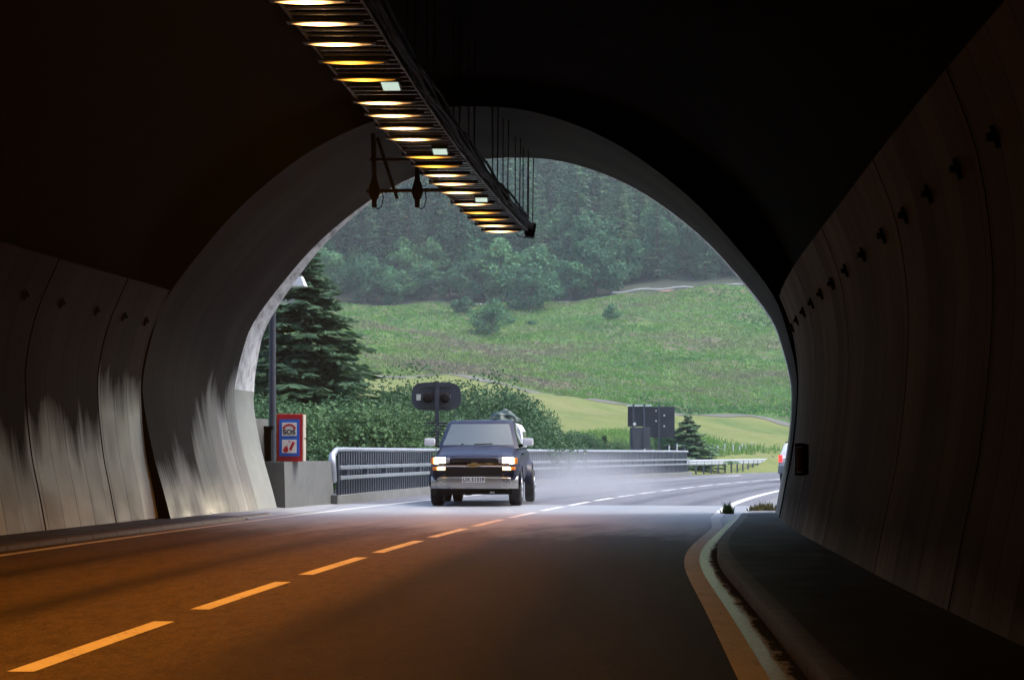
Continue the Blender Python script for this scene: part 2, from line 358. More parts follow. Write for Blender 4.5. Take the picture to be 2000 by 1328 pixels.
# match by angle: inner points project radially to the outer outline
def radial(pt, out_pts, c=(0, 2.0)):
    a = math.atan2(pt[1] - c[1], pt[0] - c[0]); best = None
    for i in range(len(out_pts) - 1):
        x1, y1 = out_pts[i][0] - c[0], out_pts[i][1] - c[1]; x2, y2 = out_pts[i + 1][0] - c[0], out_pts[i + 1][1] - c[1]
        dx, dy = math.cos(a), math.sin(a); ex, ey = x2 - x1, y2 - y1; den = dx * ey - dy * ex
        if abs(den) < 1e-9: continue
        t = (x1 * ey - y1 * ex) / den; u = (x1 * dy - y1 * dx) / den
        if t > 0 and -1e-6 <= u <= 1 + 1e-6: best = t if best is None else max(best, t)
    if best is None: best = math.hypot(pt[0] - c[0], pt[1] - c[1]) + .6
    return (c[0] + math.cos(a) * best, c[1] + math.sin(a) * best)
# portal lining (one thing: lining ring, end step, raked lip)
portal = empty('tunnel_portal', fr(P1, 0, 0, True)); tag(portal, 'smooth grey concrete arch ring framing the tunnel mouth', 'tunnel portal')
def keep(o, p): o.parent = p; o.matrix_parent_inverse = Matrix.Translation(-p.location)
mp = wall_mat('portal_concrete', 1.0, (.31, .31, .30), (.021, .019, .019), .55, .85, 1.2, wet=1, climb=(36.2, .5))
o = strip('arch_lining', mp, fy(P0, P1, .6), inner, A=True, smooth=40, uv='wall', uvoff=3.3); keep(o, portal)
b = MB(); rr = [(p, radial(p, outer)) for p in inner]
b.loft([[fr(P0, p[0], p[1], True) for p, q in rr], [fr(P0, q[0], q[1], True) for p, q in rr]], closed=False, caps=False)
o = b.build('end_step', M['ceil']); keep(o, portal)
lipm = NT('washed_white_concrete'); uvv = lipm.coord('UV', (1.2, 5, 1))
lipm.set('Base Color', lipm.ramp(lipm.noise(lipm.coord('Object', (5, 1.2, .5)), 1.6, 6, .7), [(.35, (.22, .22, .23)), (.5, (.5, .52, .54)), (.7, (.72, .74, .76))])); lipm.set('Roughness', .6)
up = [p for p in PORTs if p[1] >= 2.5]; lw = [p for p in PORTs if p[1] <= 2.56]
ua = [(-a, b_) for a, b_ in up] + [(a, b_) for a, b_ in up[::-1][1:]]
def lip(pr, mat, nm):
    b_ = MB(); K = 5
    ring0 = []
    for j in range(K + 1): ring0.append([fr(P1 + rake(p[1]) * j / K, p[0], p[1], True) for p in pr])
    b_.loft(ring0, closed=False, caps=False)
    b_.loft([ring0[-1], [fr(P1 + rake(p[1]), p[0] * 1.09, p[1] + (.55 if p[1] > 6 else .55 * max(0, (p[1] - 2.5) / 3.6)), True) for p in pr]], closed=False, caps=False)
    o_ = b_.build(nm, mat, smooth=40); keep(o_, portal); return o_
lip(ua, lipm.m, 'lip')
lowm = plain('lip_base_concrete', (.2, .215, .2), .6, var=.25, scale=3, bump=.3)
lip([(-a, b_) for a, b_ in lw], lowm, 'lip_base'); lip([(PR(a, b_), b_) for a, b_ in lw[::-1]], lowm, 'lip_base')
# unseen headwall and hill round the tunnel, added to block daylight
hw = MB(); arc = [(-6.1, -3)] + [(-a * 1.09, b + .5) for a, b in PORTs] + [(a * 1.09, b + .5) for a, b in PORTs[::-1][1:]] + [(6.1, -3)]
wl = [fr(P1 - .4, a, b_, True) for a, b_ in arc]; n = len(arc); top = []
for i, (a, b_) in enumerate(arc):
    t = i / (n - 1); top.append((-9 + 18 * t if .1 < t < .9 else (-9 if t <= .1 else 9), 9.0 if .1 < t < .9 else (-3 + 12 * (t / .1) if t <= .1 else 9 - 12 * ((t - .9) / .1))))
hw.loft([wl, [fr(P1 - .4, a, b_, True) for a, b_ in top]], closed=False, caps=False)
for sg in (-1, 1):
    q = [fr(P1 - .4, sg * 9, -3, True), fr(P1 - .4, sg * 9, 9, True)]
    e_ = [Vector((-125 if sg < 0 else 165, 20, -3)), Vector((-125 if sg < 0 else 165, 20, 9))]
    hw.add(q + e_, [(0, 1, 3, 2)])
tag(hw.build('headwall', M['rock']), 'unseen rock headwall round the tunnel mouth, added to block daylight', 'wall')
hl = MB(); xs = [-125, -60, -9, 9, 60, 165]; ys = [-62, 0, 20, 35.6]
hl.add([(x_, (y_ if y_ < 35 else fr(P1 - .4, max(-9, min(9, x_)), 0, True).y if abs(x_) <= 9 else 20 + (15.6 if abs(x_) < 61 else 0)), 9 + (35.6 - y_) * .75) for y_ in ys for x_ in xs],
       [(j * 6 + i, j * 6 + i + 1, (j + 1) * 6 + i + 1, (j + 1) * 6 + i) for j in range(3) for i in range(5)])
o = hl.build('hill', M['rock']); o['kind'] = 'structure'

# wall panels: left joints, right joints (axis parameter)
LJ = [-60, 14.5, 18.6, 22.3, 26.0, 28.9, P0]
RJ = [-60, 4.3, 8.6, 12.7, 16.6, 21.6, 26.0, P0]
ord_ = ['first', 'second', 'third', 'fourth', 'fifth', 'sixth', 'seventh', 'eighth', 'ninth', 'tenth', 'eleventh', 'twelfth', 'thirteenth', 'fourteenth', 'fifteenth', 'sixteenth', 'seventeenth', 'eighteenth', 'nineteenth', 'twentieth']
def panel(side, Y0, Y1, mat, label, brk=True, uvoff=0):
    sg = -1 if side == 'L' else 1; g = .025; NP = NEARs if sg < 0 else NEARR; tp = NP[-1][1]
    p = empty('wall_panel', fr((Y0 + Y1) / 2, sg * 5.6, 0, True)); tag(p, label, 'wall panel', 'curved concrete panels lining the tunnel walls')
    st = .5 if Y1 - Y0 < 10 else 4
    dr = lambda Y_: .18 * sstep(18, 31, Y_)
    prof = lambda Y_: [(sg * (a - dr(Y_)), b) for a, b in [(5.66, .06)] + NP + [(NP[-1][0] + .2, tp + .08), (5.78 + .1, tp + .1)]]
    o = strip('panel_face', mat, fy(Y0 + g, Y1 - g, st), prof, A=True, smooth=40, uv='wall', uvoff=uvoff); keep(o, p)
    for e_ in (Y0 + g, Y1 - g):    # returns at the joint
        o2 = MB().loft([[fr(e_, sg * (a - dr(e_)), b, True) for a, b in NP], [fr(e_, sg * (a + .12), b, True) for a, b in NP]], closed=False, caps=False).build('joint_face', M['ceil']); keep(o2, p)
    if brk and Y1 - Y0 < 10:
        n_ = 3 if Y1 - Y0 > 3.5 else 2
        for i in range(n_):
            for dd in (-.0,):
                yy = Y0 + (Y1 - Y0) * (i + .5) / n_; hb = tp - .58; a = np.interp(hb, [q[1] for q in NP], [q[0] for q in NP])
                a = a - dr(yy); c = fr(yy, sg * (a - .02), hb, True); bb = MB().box(c, (.03, .035, .15), -math.atan(dAX(yy)), 0, -sg * .32).box(c + Vector((-sg * .012, 0, 0)), (.03, .11, .03), -math.atan(dAX(yy)), 0, -sg * .32)
                bb.box(c + Vector((-sg * .03, 0, 0)), (.05, .05, .05))
                o3 = bb.build('bracket', M['black']); keep(o3, p)
    return p
CL = (.68, .74, .67); DL = (.032, .022, .018)
panel('L', LJ[0], LJ[1], wall_mat('wp_l0', 1.0, CL, DL), 'long dark concrete wall stretch on the left running back past the camera', uvoff=1)
panel('L', LJ[1], LJ[2], wall_mat('wp_l1', 1.0, CL, DL), 'left wall panel two panels nearer the camera than the picture edge', uvoff=11)
panel('L', LJ[2], LJ[3], wall_mat('wp_l2', .9, CL, DL), 'left wall panel just cut off by the picture edge', uvoff=2)
panel('L', LJ[3], LJ[4], wall_mat('wp_l3', 1.25, CL, DL), 'soot-dark left wall panel with low pale wash at the picture edge', uvoff=7)
panel('L', LJ[4], LJ[5], wall_mat('wp_l4', 1.55, CL, DL), 'left wall panel with a tall pale wedge streak in its soot', uvoff=21)
panel('L', LJ[5], LJ[6], wall_mat('wp_l5', 2.25, CL, DL, rag=.6), 'pale green-grey left wall panel, clean to chest height, next to the portal ring', uvoff=33)
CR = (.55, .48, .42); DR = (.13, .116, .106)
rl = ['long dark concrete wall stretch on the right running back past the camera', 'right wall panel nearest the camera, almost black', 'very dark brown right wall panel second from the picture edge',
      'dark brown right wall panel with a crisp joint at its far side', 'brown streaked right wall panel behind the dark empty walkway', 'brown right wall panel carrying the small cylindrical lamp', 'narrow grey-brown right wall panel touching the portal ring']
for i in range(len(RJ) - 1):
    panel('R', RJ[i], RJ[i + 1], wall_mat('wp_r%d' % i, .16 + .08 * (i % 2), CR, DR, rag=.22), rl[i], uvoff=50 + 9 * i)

# small lamp box on the right wall
lb = fr(24.6, 5.35, 1.12, True); b_ = empty('wall_lamp', lb, -math.atan(dAX(24.6))); tag(b_, 'small dark caged lamp with amber tube on right tunnel wall', 'wall lamp')
MB().box((.14, 0, .0), (.1, .16, .5)).box((.05, 0, .24), (.16, .24, .05), bev=.012).box((.05, 0, -.24), (.16, .24, .05), bev=.012).build('housing', M['black'], b_)
MB().tube([(.05, 0, -.2), (.05, 0, .2)], .065, 12).build('tube', plain('amber_glass', (.12, .08, .05), .3), b_)
cg = MB()
for q in range(4): cg.tube([(.05 + .09 * math.cos(q * 1.57 + .78), .1 * math.sin(q * 1.57 + .78), -.22), (.05 + .09 * math.cos(q * 1.57 + .78), .1 * math.sin(q * 1.57 + .78), .22)], .008, 6)
cg.build('cage', M['black'], b_)

b_.scale = (.8, .8, .8)
# ------------------------------------------------------------------ overhead ladder with lamps
LH = 5.62
LW = .41           # half width
def lad(Y): return AX(Y) + .04 + .016 * (36 - Y)
def lf(Y, n, h):
    k = 1 / math.hypot(1, dAX(Y)); return Vector((lad(Y) + n * k, Y - n * k * dAX(Y) * .25, h))
secs = [(-2, 2.9), (2.9, 7.7), (7.7, 12.4), (12.4, 17.1), (17.1, 21.9), (21.9, 26.5), (26.5, 31.45), (31.45, 36.35)]
sl = ['far overhead ladder section behind the camera', 'ladder section above the camera', 'ladder section above the bonnet end, outside the picture', 'ladder section just above the picture edge',
      'topmost ladder section in the picture, cut by its upper edge', 'second ladder section from the top of the picture', 'ladder section next to the side bracket', 'last ladder section at the portal, seen against the spruce wood']
for (a, b2), lab in zip(secs, sl):
    t = empty('cable_ladder', lf((a + b2) / 2, 0, LH)); tag(t, lab, 'cable ladder', 'steel ladder sections hung under the roof')
    for sg in (-1, 1):
        mb = MB().loft([[lf(y_, sg * LW + dx, LH + dz) for dx, dz in ((-.015, -.03), (.015, -.03), (.015, .07), (-.015, .07))] for y_ in fy(a + .02, b2 - .02, 1)])
        keep(mb.build('side_rail', M['rail_dark']), t)
    y_ = a + .12
    while y_ < b2 - .05:
        if y_ > 16.5 or int(y_ * 4) % 3 == 0:
            o = MB().loft([[lf(y_, x_, LH + .0) + Vector((0, dy, dz)) for dy, dz in ((-.02, -.012), (.02, -.012), (.02, .012), (-.02, .012))] for x_ in (-LW, LW)]).build('rung', M['galv_dark']); keep(o, t)
        y_ += .235
    for y_ in ([a + .9, b2 - .9] if b2 < 36 else [a + .6, (a + b2) / 2, b2 - 1.2, b2 - .3]):
        for n_ in (.45, .53):
            hgt = 7.4 if y_ < P0 else 7.06
            o = MB().tube([lf(y_, n_ , LH), lf(y_ + (.15 if n_ > .5 else 0), n_, hgt)], .011, 6).build('hanger', M['rail_dark']); keep(o, t)
        o = MB().tube([lf(y_, -.5, LH), lf(y_, -.5, 7.4 if y_ < P0 else 7.03)], .011, 6).build('hanger', M['rail_dark']) if b2 < 30 else None
        if o: keep(o, t)
# cable bundle on the right of the ladder
cb = MB()
for k_ in range(9):
    pts = []; x0 = .44 + .035 * (k_ % 4); z0 = LH + .02 + .09 * (k_ // 5); ph = random.random() * 6
    for y_ in fy(-2, 36.2 - .15 * k_, .8): pts.append(lf(y_, x0 + .02 * math.sin(y_ * 1.3 + ph), z0 + .03 * math.sin(y_ * 2.1 + ph) + .04 * random.random()))
    cb.tube(pts, .016 + .007 * (k_ % 3), 6)
tag(cb.build('cable_bundle', M['black'], smooth=60), 'thick black cable bundle along the right edge of the overhead ladder', 'cables')
def lens_mat(name, col, peak, edge):
    m_ = NT(name); x_, y2, z2 = m_.sep(m_.coord('Object')); u = m_.math('SUBTRACT', 1.0, m_.math('DIVIDE', m_.math('ABSOLUTE', m_.math('ADD', x_, .04)), .29), clamp=True)
    m_.set('Base Color', (.5, .4, .3)); m_.set('Emission Color', col); m_.set('Emission Strength', m_.math('ADD', m_.math('MULTIPLY', m_.math('POWER', u, 1.6), peak), edge)); return m_.m
lens_hot = lens_mat('lamp_hot', (1, .5, .16), 8.5, .18); lens_amb = lens_mat('lamp_amber', (1, .40, .035), 2.2, .16)
lens_white = emit('lamp_white', (.75, 1, .85), .2)
lampY = [36.0, 35.1, 34.15, 33.2, 32.07, 30.64, 29.66, 28.74, 27.83, 26.97, 25.45, 24.58, 23.66, 22.8, 21.38, 20.44, 19.53, 18.6]
amber = {33.2, 34.15, 27.83, 26.97, 20.44, 21.38}
y_ = 17.7; 
while y_ > -2: lampY.append(y_); y_ -= 1.18
proto = None
for i, y_ in enumerate(lampY):
    am = y_ in amber
    ox = ord_[i] if i < 18 else None
    lab = ('%s %s strip lamp counting from the portal end of the ladder' % (ox, 'amber' if am else 'glaring')) if ox else 'strip lamp on the ladder above the picture edge'
    t = empty('strip_lamp', lf(y_, -.09, LH - .02)); tag(t, lab, 'lamp', 'lit strip lamps under the overhead ladder')
    def halfcyl(r0, x0, taper):
        s_ = []
        for q in range(13):
            u = -1 + 2 * q / 12; rr_ = r0 * math.sqrt(max(.02, 1 - abs(u) ** taper)); s_.append([(u * x0, rr_ * 1.2 * math.cos(a), -.035 + -rr_ * .55 * math.sin(a)) for a in np.linspace(0, math.pi, 7)] )
        return s_
    if y_ > -1:
        sl_ = bpy.data.lights.new('lamp_light', 'SPOT'); sl_.energy = 65 if am else 100; sl_.spot_size = R(97); sl_.spot_blend = 1; sl_.color = (1, .33, .035); sl_.shadow_soft_size = .2
        slo = bpy.data.objects.new('lamp_light', sl_); COL.objects.link(slo); slo.parent = t; slo.location = (0, 0, -.1); slo.rotation_euler = (0, R(7), 0)
    MB().loft(halfcyl(.036, .34, 1.6)).build('lens', lens_amb if am else lens_hot, t, smooth=40)
    MB().box((0, 0, -.005), (.78, .15, .05), bev=.01).build('housing', M['rail_dark'], t)
for i, (y_, lab) in enumerate([(31.35, 'small square white panel lamp nearest the portal'), (26.35, 'small square white panel lamp in the middle of the lamp row'), (21.65, 'small square white panel lamp nearest the top of the picture')]):
    t = empty('panel_lamp', lf(y_, .16, LH - .05)); tag(t, lab, 'lamp', 'square white lamps on the ladder')
    MB().box((0, 0, .0), (.24, .5, .05), bev=.008).build('housing', M['rail_dark'], t); MB().box((0, 0, -.03), (.2, .44, .012)).build('lens', lens_white, t)
# camera at the end of the ladder
c0 = W(1036, 452, 36.3); t = empty('surveillance_camera', c0); tag(t, 'small black camera on the portal end of the ladder', 'camera')
MB().box((0, 0, 0), (.19, .28, .25), bev=.02, ry=.15).box((0, -.02, .14), (.23, .34, .02), ry=.15).build('body', M['black'], t)
MB().tube([(-.1, 0, .24), (-.1, 0, -.06)], .022).tube([(-.3, 0, .12), (-.02, 0, .06)], .02).box((-.2, 0, .15), (.25, .06, .08)).build('bracket', M['black'], t)
MB().tube([(-.3, 0, 0), (-.25, 0, -.09), (-.12, 0, -.12), (-.02, 0, -.08)], .008, 6).tube([(.0, 0, .1), (.1, 0, .2), (.14, 0, .14), (.05, 0, .05)], .006, 6).build('cable', M['black'], t)

# side bracket frame with two hanging detectors
yb = 30.4
def B(px, py, Y=yb): return W(px, py, Y)
t = empty('bracket_frame', B(775, 373)); tag(t, 'dark steel bracket frame reaching left from the ladder with two hanging devices', 'bracket')
def P(name, mb, mat=None, sm=None): o_ = mb.build(name, mat or M['rail_dark'], smooth=sm); keep(o_, t); return o_
P('crossbar', MB().tube([B(716, 374), B(885, 371)], .032)); P('crossbar', MB().tube([B(722, 313), B(815, 312)], .028))
P('upright', MB().tube([B(729, 262), B(731, 352)], .04)); P('upright', MB().tube([B(815, 312), B(815, 345)], .04)); P('brace', MB().tube([B(737, 270), B(776, 389)], .028))
for px in (731, 815):
    c = B(px, 374); b3 = MB().lathe([(.03, .32), (.05, .18), (.085, .08), (.095, -.02), (.075, -.1), (.045, -.14), (.04, -.22), (.045, -.24), (.03, -.27)], c, n=16)
    P('device', b3, M['black'], 40)
    P('cable', MB().tube([c + Vector((.02, 0, -.26)), c + Vector((.06, 0, -.3)), c + Vector((.12, 0, -.25)), c + Vector((.15, 0, -.12)), c + Vector((.13, 0, 0))], .009, 6), M['black'])

# ------------------------------------------------------------------ terrain outside
PXC = [200, 700, 900, 1000, 1250, 1400, 1540, 1850]
TAB = {60: [-3, -3, -3, -3, -2.5, -1, -.3, -.2], 95: [-2.6, -2.4, -2, -1.6, -1.0, -.3, -.15, -.1],
       125: [2.6, 2.9, 2.8, 2.5, 1.6, 1.0, .6, .3], 170: [9, 8.6, 7.87, 7.2, 5.45, 4.4, 3.35, 2.2],
       215: [15.5, 15.2, 14, 13.2, 12.4, 12.0, 11.4, 11], 260: [22.2, 21.9, 22, 22, 23.5, 24.6, 25.2, 26],
       300: [32, 32, 32, 32, 33.5, 34.5, 35, 36], 450: [75] * 8, 560: [105] * 8, 700: [185] * 8, 950: [370] * 8}  # slope above the visible wood raised out of view to block low sky light
TK = sorted(TAB); TA = np.array([TAB[k] for k in TK], float)
def H0(X, Y):
    px = 1000 + X / np.maximum(Y, 20) * F
    cols = [np.interp(Y, TK, TA[:, i]) for i in range(8)]
    out_ = np.zeros_like(X, float); pc = np.clip(px, PXC[0], PXC[-1])
    for i in range(7):
        m_ = (pc >= PXC[i]) & (pc <= PXC[i + 1]); u = (pc - PXC[i]) / (PXC[i + 1] - PXC[i])
        out_ = np.where(m_, cols[i] * (1 - u) + cols[i + 1] * u, out_)
    return out_
def HT(X, Y):
    X = np.asarray(X, float); Y = np.asarray(Y, float)
    h = sum(H0(X + dx, Y + dy) for dx, dy in ((0, -9), (0, -4), (0, 0), (0, 4), (0, 9), (-5, 0), (5, 0))) / 7
    amp = np.clip((Y - 100) / 60, 0, 1)
    h = h + amp * (.35 * np.sin(X * .21 + Y * .07) * np.sin(Y * .13 + 1) + .22 * np.sin(X * .47 - Y * .31) + .12 * np.sin(X * 1.1 + 2) * np.sin(Y * .9))
    cx = np.where(Y <= 95, -3.2 + .032 * Y + .0018 * Y * Y, 16.085 + (Y - 95) * .374 + (Y - 95) ** 2 * .0016)
    k = 1 / np.sqrt(1 + np.clip(.032 + .0036 * Y, 0, 1) ** 2); dd = (X - cx) * k
    wl_ = np.interp(Y, [30, 42, 52, 76, 95, 130], [6, 6.2, 6.6, 7.0, 7.7, 9])
    t_ = np.clip((-dd - wl_) / 3.5, 0, 1); t_ = t_ * t_ * (3 - 2 * t_); tr_ = np.clip((dd - 8.5) / 12, 0, 1)
    near = -.12
    return np.where(dd < 0, near * (1 - t_) + h * t_, near * (1 - tr_) + np.maximum(h, 2 + 0 * h) * tr_)
def Hs(x, y): return float(HT(np.array([x]), np.array([y]))[0])
def terrain(name, mat, Ys, xf, **k):
    vs = []; nx = 0
    for Y_ in Ys:
        xs_ = xf(Y_); nx = len(xs_); z_ = HT(xs_, np.full(nx, Y_)); vs += list(zip(xs_, [Y_] * nx, z_))
    fs = [(j * nx + i, j * nx + i + 1, (j + 1) * nx + i + 1, (j + 1) * nx + i) for j in range(len(Ys) - 1) for i in range(nx - 1)]
    me = bpy.data.meshes.new(name); me.from_pydata([tuple(map(float, v)) for v in vs], [], fs)
    return link(name, me, None, (mat,), 80, **k)
fieldm = NT('hay_field'); v = fieldm.coord('Object', (1, 1, 1))
a1 = fieldm.noise(fieldm.coord('Object', (.05, .18, .2)), 1.0, 5, .6); a2 = fieldm.noise(v, 1.6, 6, .7)
c = fieldm.ramp(a1, [(.3, (.085, .13, .035)), (.5, (.14, .165, .05)), (.7, (.175, .175, .07))]); c = fieldm.mix(fieldm.ramp(a2, [(.45, 0.0), (.75, .5)]), c, (.10, .15, .05))
fieldm.set('Base Color', c); fieldm.set('Roughness', .9); fieldm.set('Specular IOR Level', .15); fieldm.bump(a2, .8, .3)
hm = NT('hillside_meadow'); 
b1 = hm.noise(hm.coord('Object', (.045, .09, .1)), 1.0, 6, .62, .6); b2_ = hm.noise(hm.coord('Object', (.13, .3, .3)), 1.0, 7, .7, .3); b3 = hm.noise(hm.coord('Object'), 1.3, 6, .75)
c = hm.ramp(b1, [(.36, (.035, .105, .025)), (.44, (.06, .145, .03)), (.51, (.095, .17, .036)), (.57, (.10, .13, .05)), (.66, (.05, .115, .038))])
c = hm.mix(hm.ramp(b2_, [(.50, 0.0), (.60, .8)]), c, (.16, .12, .09)); c = hm.mix(hm.ramp(b3, [(.38, .75), (.55, 0.0)]), c, (.045, .09, .035))
hm.set('Base Color', c); hm.set('Roughness', .9); hm.set('Specular IOR Level', .15); hm.bump(b3, 1.0, .4)
fm = plain('forest_floor', (.03, .04, .02), .95, var=.5, scale=.3)
def xw(n_): return lambda Y_: np.linspace(-125 - 1.1 * max(0, Y_ - 262), 165 + 1.1 * max(0, Y_ - 262), n_)
def xdense(Y_): 
    return np.unique(np.concatenate([np.linspace(-125, -.16 * Y_ - 6, 12), np.linspace(-.16 * Y_ - 5, .17 * Y_ + 12, 150), np.linspace(.17 * Y_ + 13, 165, 12)]))
terrain('field', fieldm.m, np.concatenate([np.arange(20, 100, 1.3), np.arange(100, 169.9, 1.0), [170]]), xdense, kind='structure')
terrain('hillside', hm.m, np.concatenate([np.arange(170, 262, .9), [262]]), xdense, kind='structure')
terrain('forest_floor', fm, np.concatenate([np.arange(262, 460, 4), np.arange(460, 949, 20), [949]]), xw(70), kind='structure')
# farm track along the foot of the hill
tm = plain('gravel_track', (.10, .10, .085), .9, var=.2, scale=2); tv = []; xs_ = np.linspace(-20, 45, 140)
yy1 = 170.2 + .4 * np.sin(xs_ * .15)
for X_, Y_ in zip(xs_, yy1):
    for d_ in (-.8, 0, .8): tv.append((X_, Y_ + d_, float(HT(np.array([X_]), np.array([Y_ + d_]))[0]) + .05))
me = bpy.data.meshes.new('path'); me.from_pydata(tv, [], [(3 * i + j, 3 * i + j + 1, 3 * i + j + 4, 3 * i + j + 3) for i in range(139) for j in range(2)])
link('path', me, None, (tm,), kind='structure')

# ------------------------------------------------------------------ vegetation
def quads_mesh(name, V, mats, nper=4, extra=None, mi=None):
    """V (n,4,3)"""
    n_ = len(V); me = bpy.data.meshes.new(name); vv = V.reshape(-1, 3); ev, ef = extra if extra else ([], [])
    nv = len(vv) + len(ev); me.vertices.add(nv); allv = np.concatenate([vv, np.array(ev).reshape(-1, 3)]) if len(ev) else vv
    me.vertices.foreach_set('co', allv.astype(np.float32).ravel())
    q = [[i + len(vv) for i in f] for f in ef]; idx = np.arange(n_ * 4); lens_ = [4] * n_ + [len(f) for f in q]
    li = np.concatenate([idx, np.array([i for f in q for i in f], int)]) if q else idx
    me.loops.add(len(li)); me.loops.foreach_set('vertex_index', li.astype(np.int32)); me.polygons.add(len(lens_))
    ls = np.concatenate([[0], np.cumsum(lens_)[:-1]]); me.polygons.foreach_set('loop_start', ls.astype(np.int32)); me.polygons.foreach_set('loop_total', np.array(lens_, np.int32))
    if q: me.polygons.foreach_set('material_index', np.array([0] * n_ + [1] * len(q), np.int32))
    me.update(calc_edges=True); me.validate()
    for m_ in mats: me.materials.append(m_)
    return me
def unit(a): return a / np.maximum(np.linalg.norm(a, axis=-1, keepdims=True), 1e-9)
def conifer(H_, Rr, wh, br, cards, seed, w0=.35, droop=.35, base=.04, irregular=.25):
    g = np.random.default_rng(seed); out_ = []
    for i in range(wh):
        t = (i + g.random() * .6) / wh; z00 = H_ * (base + (1 - base) * t)
        Ls = Rr * ((1 - t) ** .85) * (1 if t > .12 else .75 + t * 2) + .05 * Rr
        nb = max(4, int(br * (1 - .5 * t)))
        for j in range(nb):
            z = z00 + (g.random() - .5) * 1.5 * H_ / wh
            a = 2 * math.pi * (j + g.random() * .8) / nb + i * 1.3; L = Ls * (1 + irregular * g.normal() * .6); L = max(L, .12)
            s_ = np.linspace(.12, 1, cards) ** .8; dr = droop * (1 - t * .7)
            px_ = np.cos(a) * s_ * L; py_ = np.sin(a) * s_ * L; pz_ = z - dr * L * s_ + .28 * L * s_ ** 2.5 * (1 - t) + g.normal(0, .03 * H_ / wh * 3, cards)
            base_ = np.stack([px_, py_, pz_], 1)
            for sd in (-1, 1):
                an = a + sd * (0.5 + .5 * g.random(cards)); ln = L * (.34 * (1 - .55 * s_) + .06) * (.7 + .6 * g.random(cards)) + w0 * .35
                dirv = unit(np.stack([np.cos(an), np.sin(an), -.18 - .35 * g.random(cards)], 1)); sdv = unit(np.cross(dirv, np.array([0, 0, 1.0]) + .6 * g.normal(size=(cards, 3))))
                wv = (w0 * (.35 + .3 * g.random(cards)))[:, None] * sdv; e_ = base_ + dirv * ln[:, None]
                mid = base_ + dirv * (ln * .45)[:, None]; dp = np.array([0, 0, -1]) * (w0 * .25 * g.random(cards))[:, None]
                out_.append(np.stack([base_, mid + wv + dp, e_, mid - wv + dp], 1))
    # leader
    return np.concatenate(out_)
def broad(H_, Rr, nc, nl, leaf, seed, low=.1, flat=1.0):
    g = np.random.default_rng(seed); cs = []; out_ = []
    for i in range(nc):
        u = g.normal(size=3); u /= np.linalg.norm(u); r_ = g.random() ** .4
        z = low * H_ + (1 - low) * H_ * (.5 + .5 * u[2] * r_) ; prof = math.sin(math.pi * min(.97, max(.1, (z / H_) * .8 + .12))) ** .7
        c_ = np.array([u[0] * Rr * r_ * prof, u[1] * Rr * r_ * prof, z]); cr = Rr * (.22 + .2 * g.random()); cs.append((c_, cr))
        k_ = int(nl * (.6 + .8 * g.random())); v_ = unit(g.normal(size=(k_, 3))); p_ = c_ + v_ * (cr * (.55 + .5 * g.random(k_) ** .5))[:, None] * np.array([1, 1, .8 * flat])
        nrm = unit(v_ * .7 + g.normal(size=(k_, 3)) * .7 + np.array([0, 0, .35])); a_ = unit(np.cross(nrm, g.normal(size=(k_, 3)))); b_2 = np.cross(nrm, a_)
        sz = (leaf * (.6 + .8 * g.random(k_)))[:, None]; out_.append(np.stack([p_ - a_ * sz, p_ + b_2 * sz * .6, p_ + a_ * sz, p_ - b_2 * sz * .6], 1))
    return np.concatenate(out_), cs
def leafmat(name, cols, tr=.25, scale=.6, rw=.75, nw=.6, off=.25):
    m_ = NT(name); oi = m_.n('ShaderNodeObjectInfo'); v_ = m_.coord('Object')
    nz = m_.noise(v_, scale, 3, .6); f_ = m_.math('ADD', m_.math('MULTIPLY', oi.outputs['Random'], rw), m_.math('MULTIPLY', m_.math('SUBTRACT', nz, off), nw), clamp=True)
    c_ = m_.ramp(f_, [(i / (len(cols) - 1), c2) for i, c2 in enumerate(cols)]); m_.set('Base Color', c_); m_.set('Roughness', .75); m_.set('Specular IOR Level', .2)
    tb = m_.n('ShaderNodeBsdfTranslucent'); m_.l(c_, tb.inputs[0]); mx = m_.n('ShaderNodeMixShader'); mx.inputs[0].default_value = tr
    m_.l(m_.b.outputs[0], mx.inputs[1]); m_.l(tb.outputs[0], mx.inputs[2]); m_.l(mx.outputs[0], m_.o.inputs[0]); return m_.m
spr = leafmat('spruce_needles', [(.012, .038, .022), (.032, .08, .042), (.065, .14, .065), (.12, .22, .095)])
sprn = leafmat('near_spruce_needles', [(.045, .09, .05), (.075, .145, .07), (.13, .22, .10)], .3, 1.2)
dec = leafmat('broad_leaves', [(.035, .11, .055), (.07, .19, .085), (.12, .27, .11)])
decn = leafmat('shrub_leaves', [(.03, .075, .035), (.055, .12, .055), (.10, .19, .08)])
bark = plain('bark', (.07, .055, .045), .9, var=.3, scale=8)
def trunk(H_, r_, limbs=0, seed=0, Rr=1):
    g = random.Random(seed); mb = MB(); mb.tube([(0, 0, -.4), (0.02 * H_ * g.uniform(-1, 1), 0, H_ * .4), (0, .02 * H_ * g.uniform(-1, 1), H_ * .95)], [r_, r_ * .7, r_ * .12], 7)
    for i in range(limbs):
        a = i * 2.4 + g.random(); z = H_ * g.uniform(.12, .6); L = Rr * g.uniform(.5, .85)
        mb.tube([(0, 0, z), (math.cos(a) * L * .5, math.sin(a) * L * .5, z + L * .45), (math.cos(a) * L, math.sin(a) * L, z + L * .75)], [r_ * .45, r_ * .3, r_ * .08], 5)
    return mb
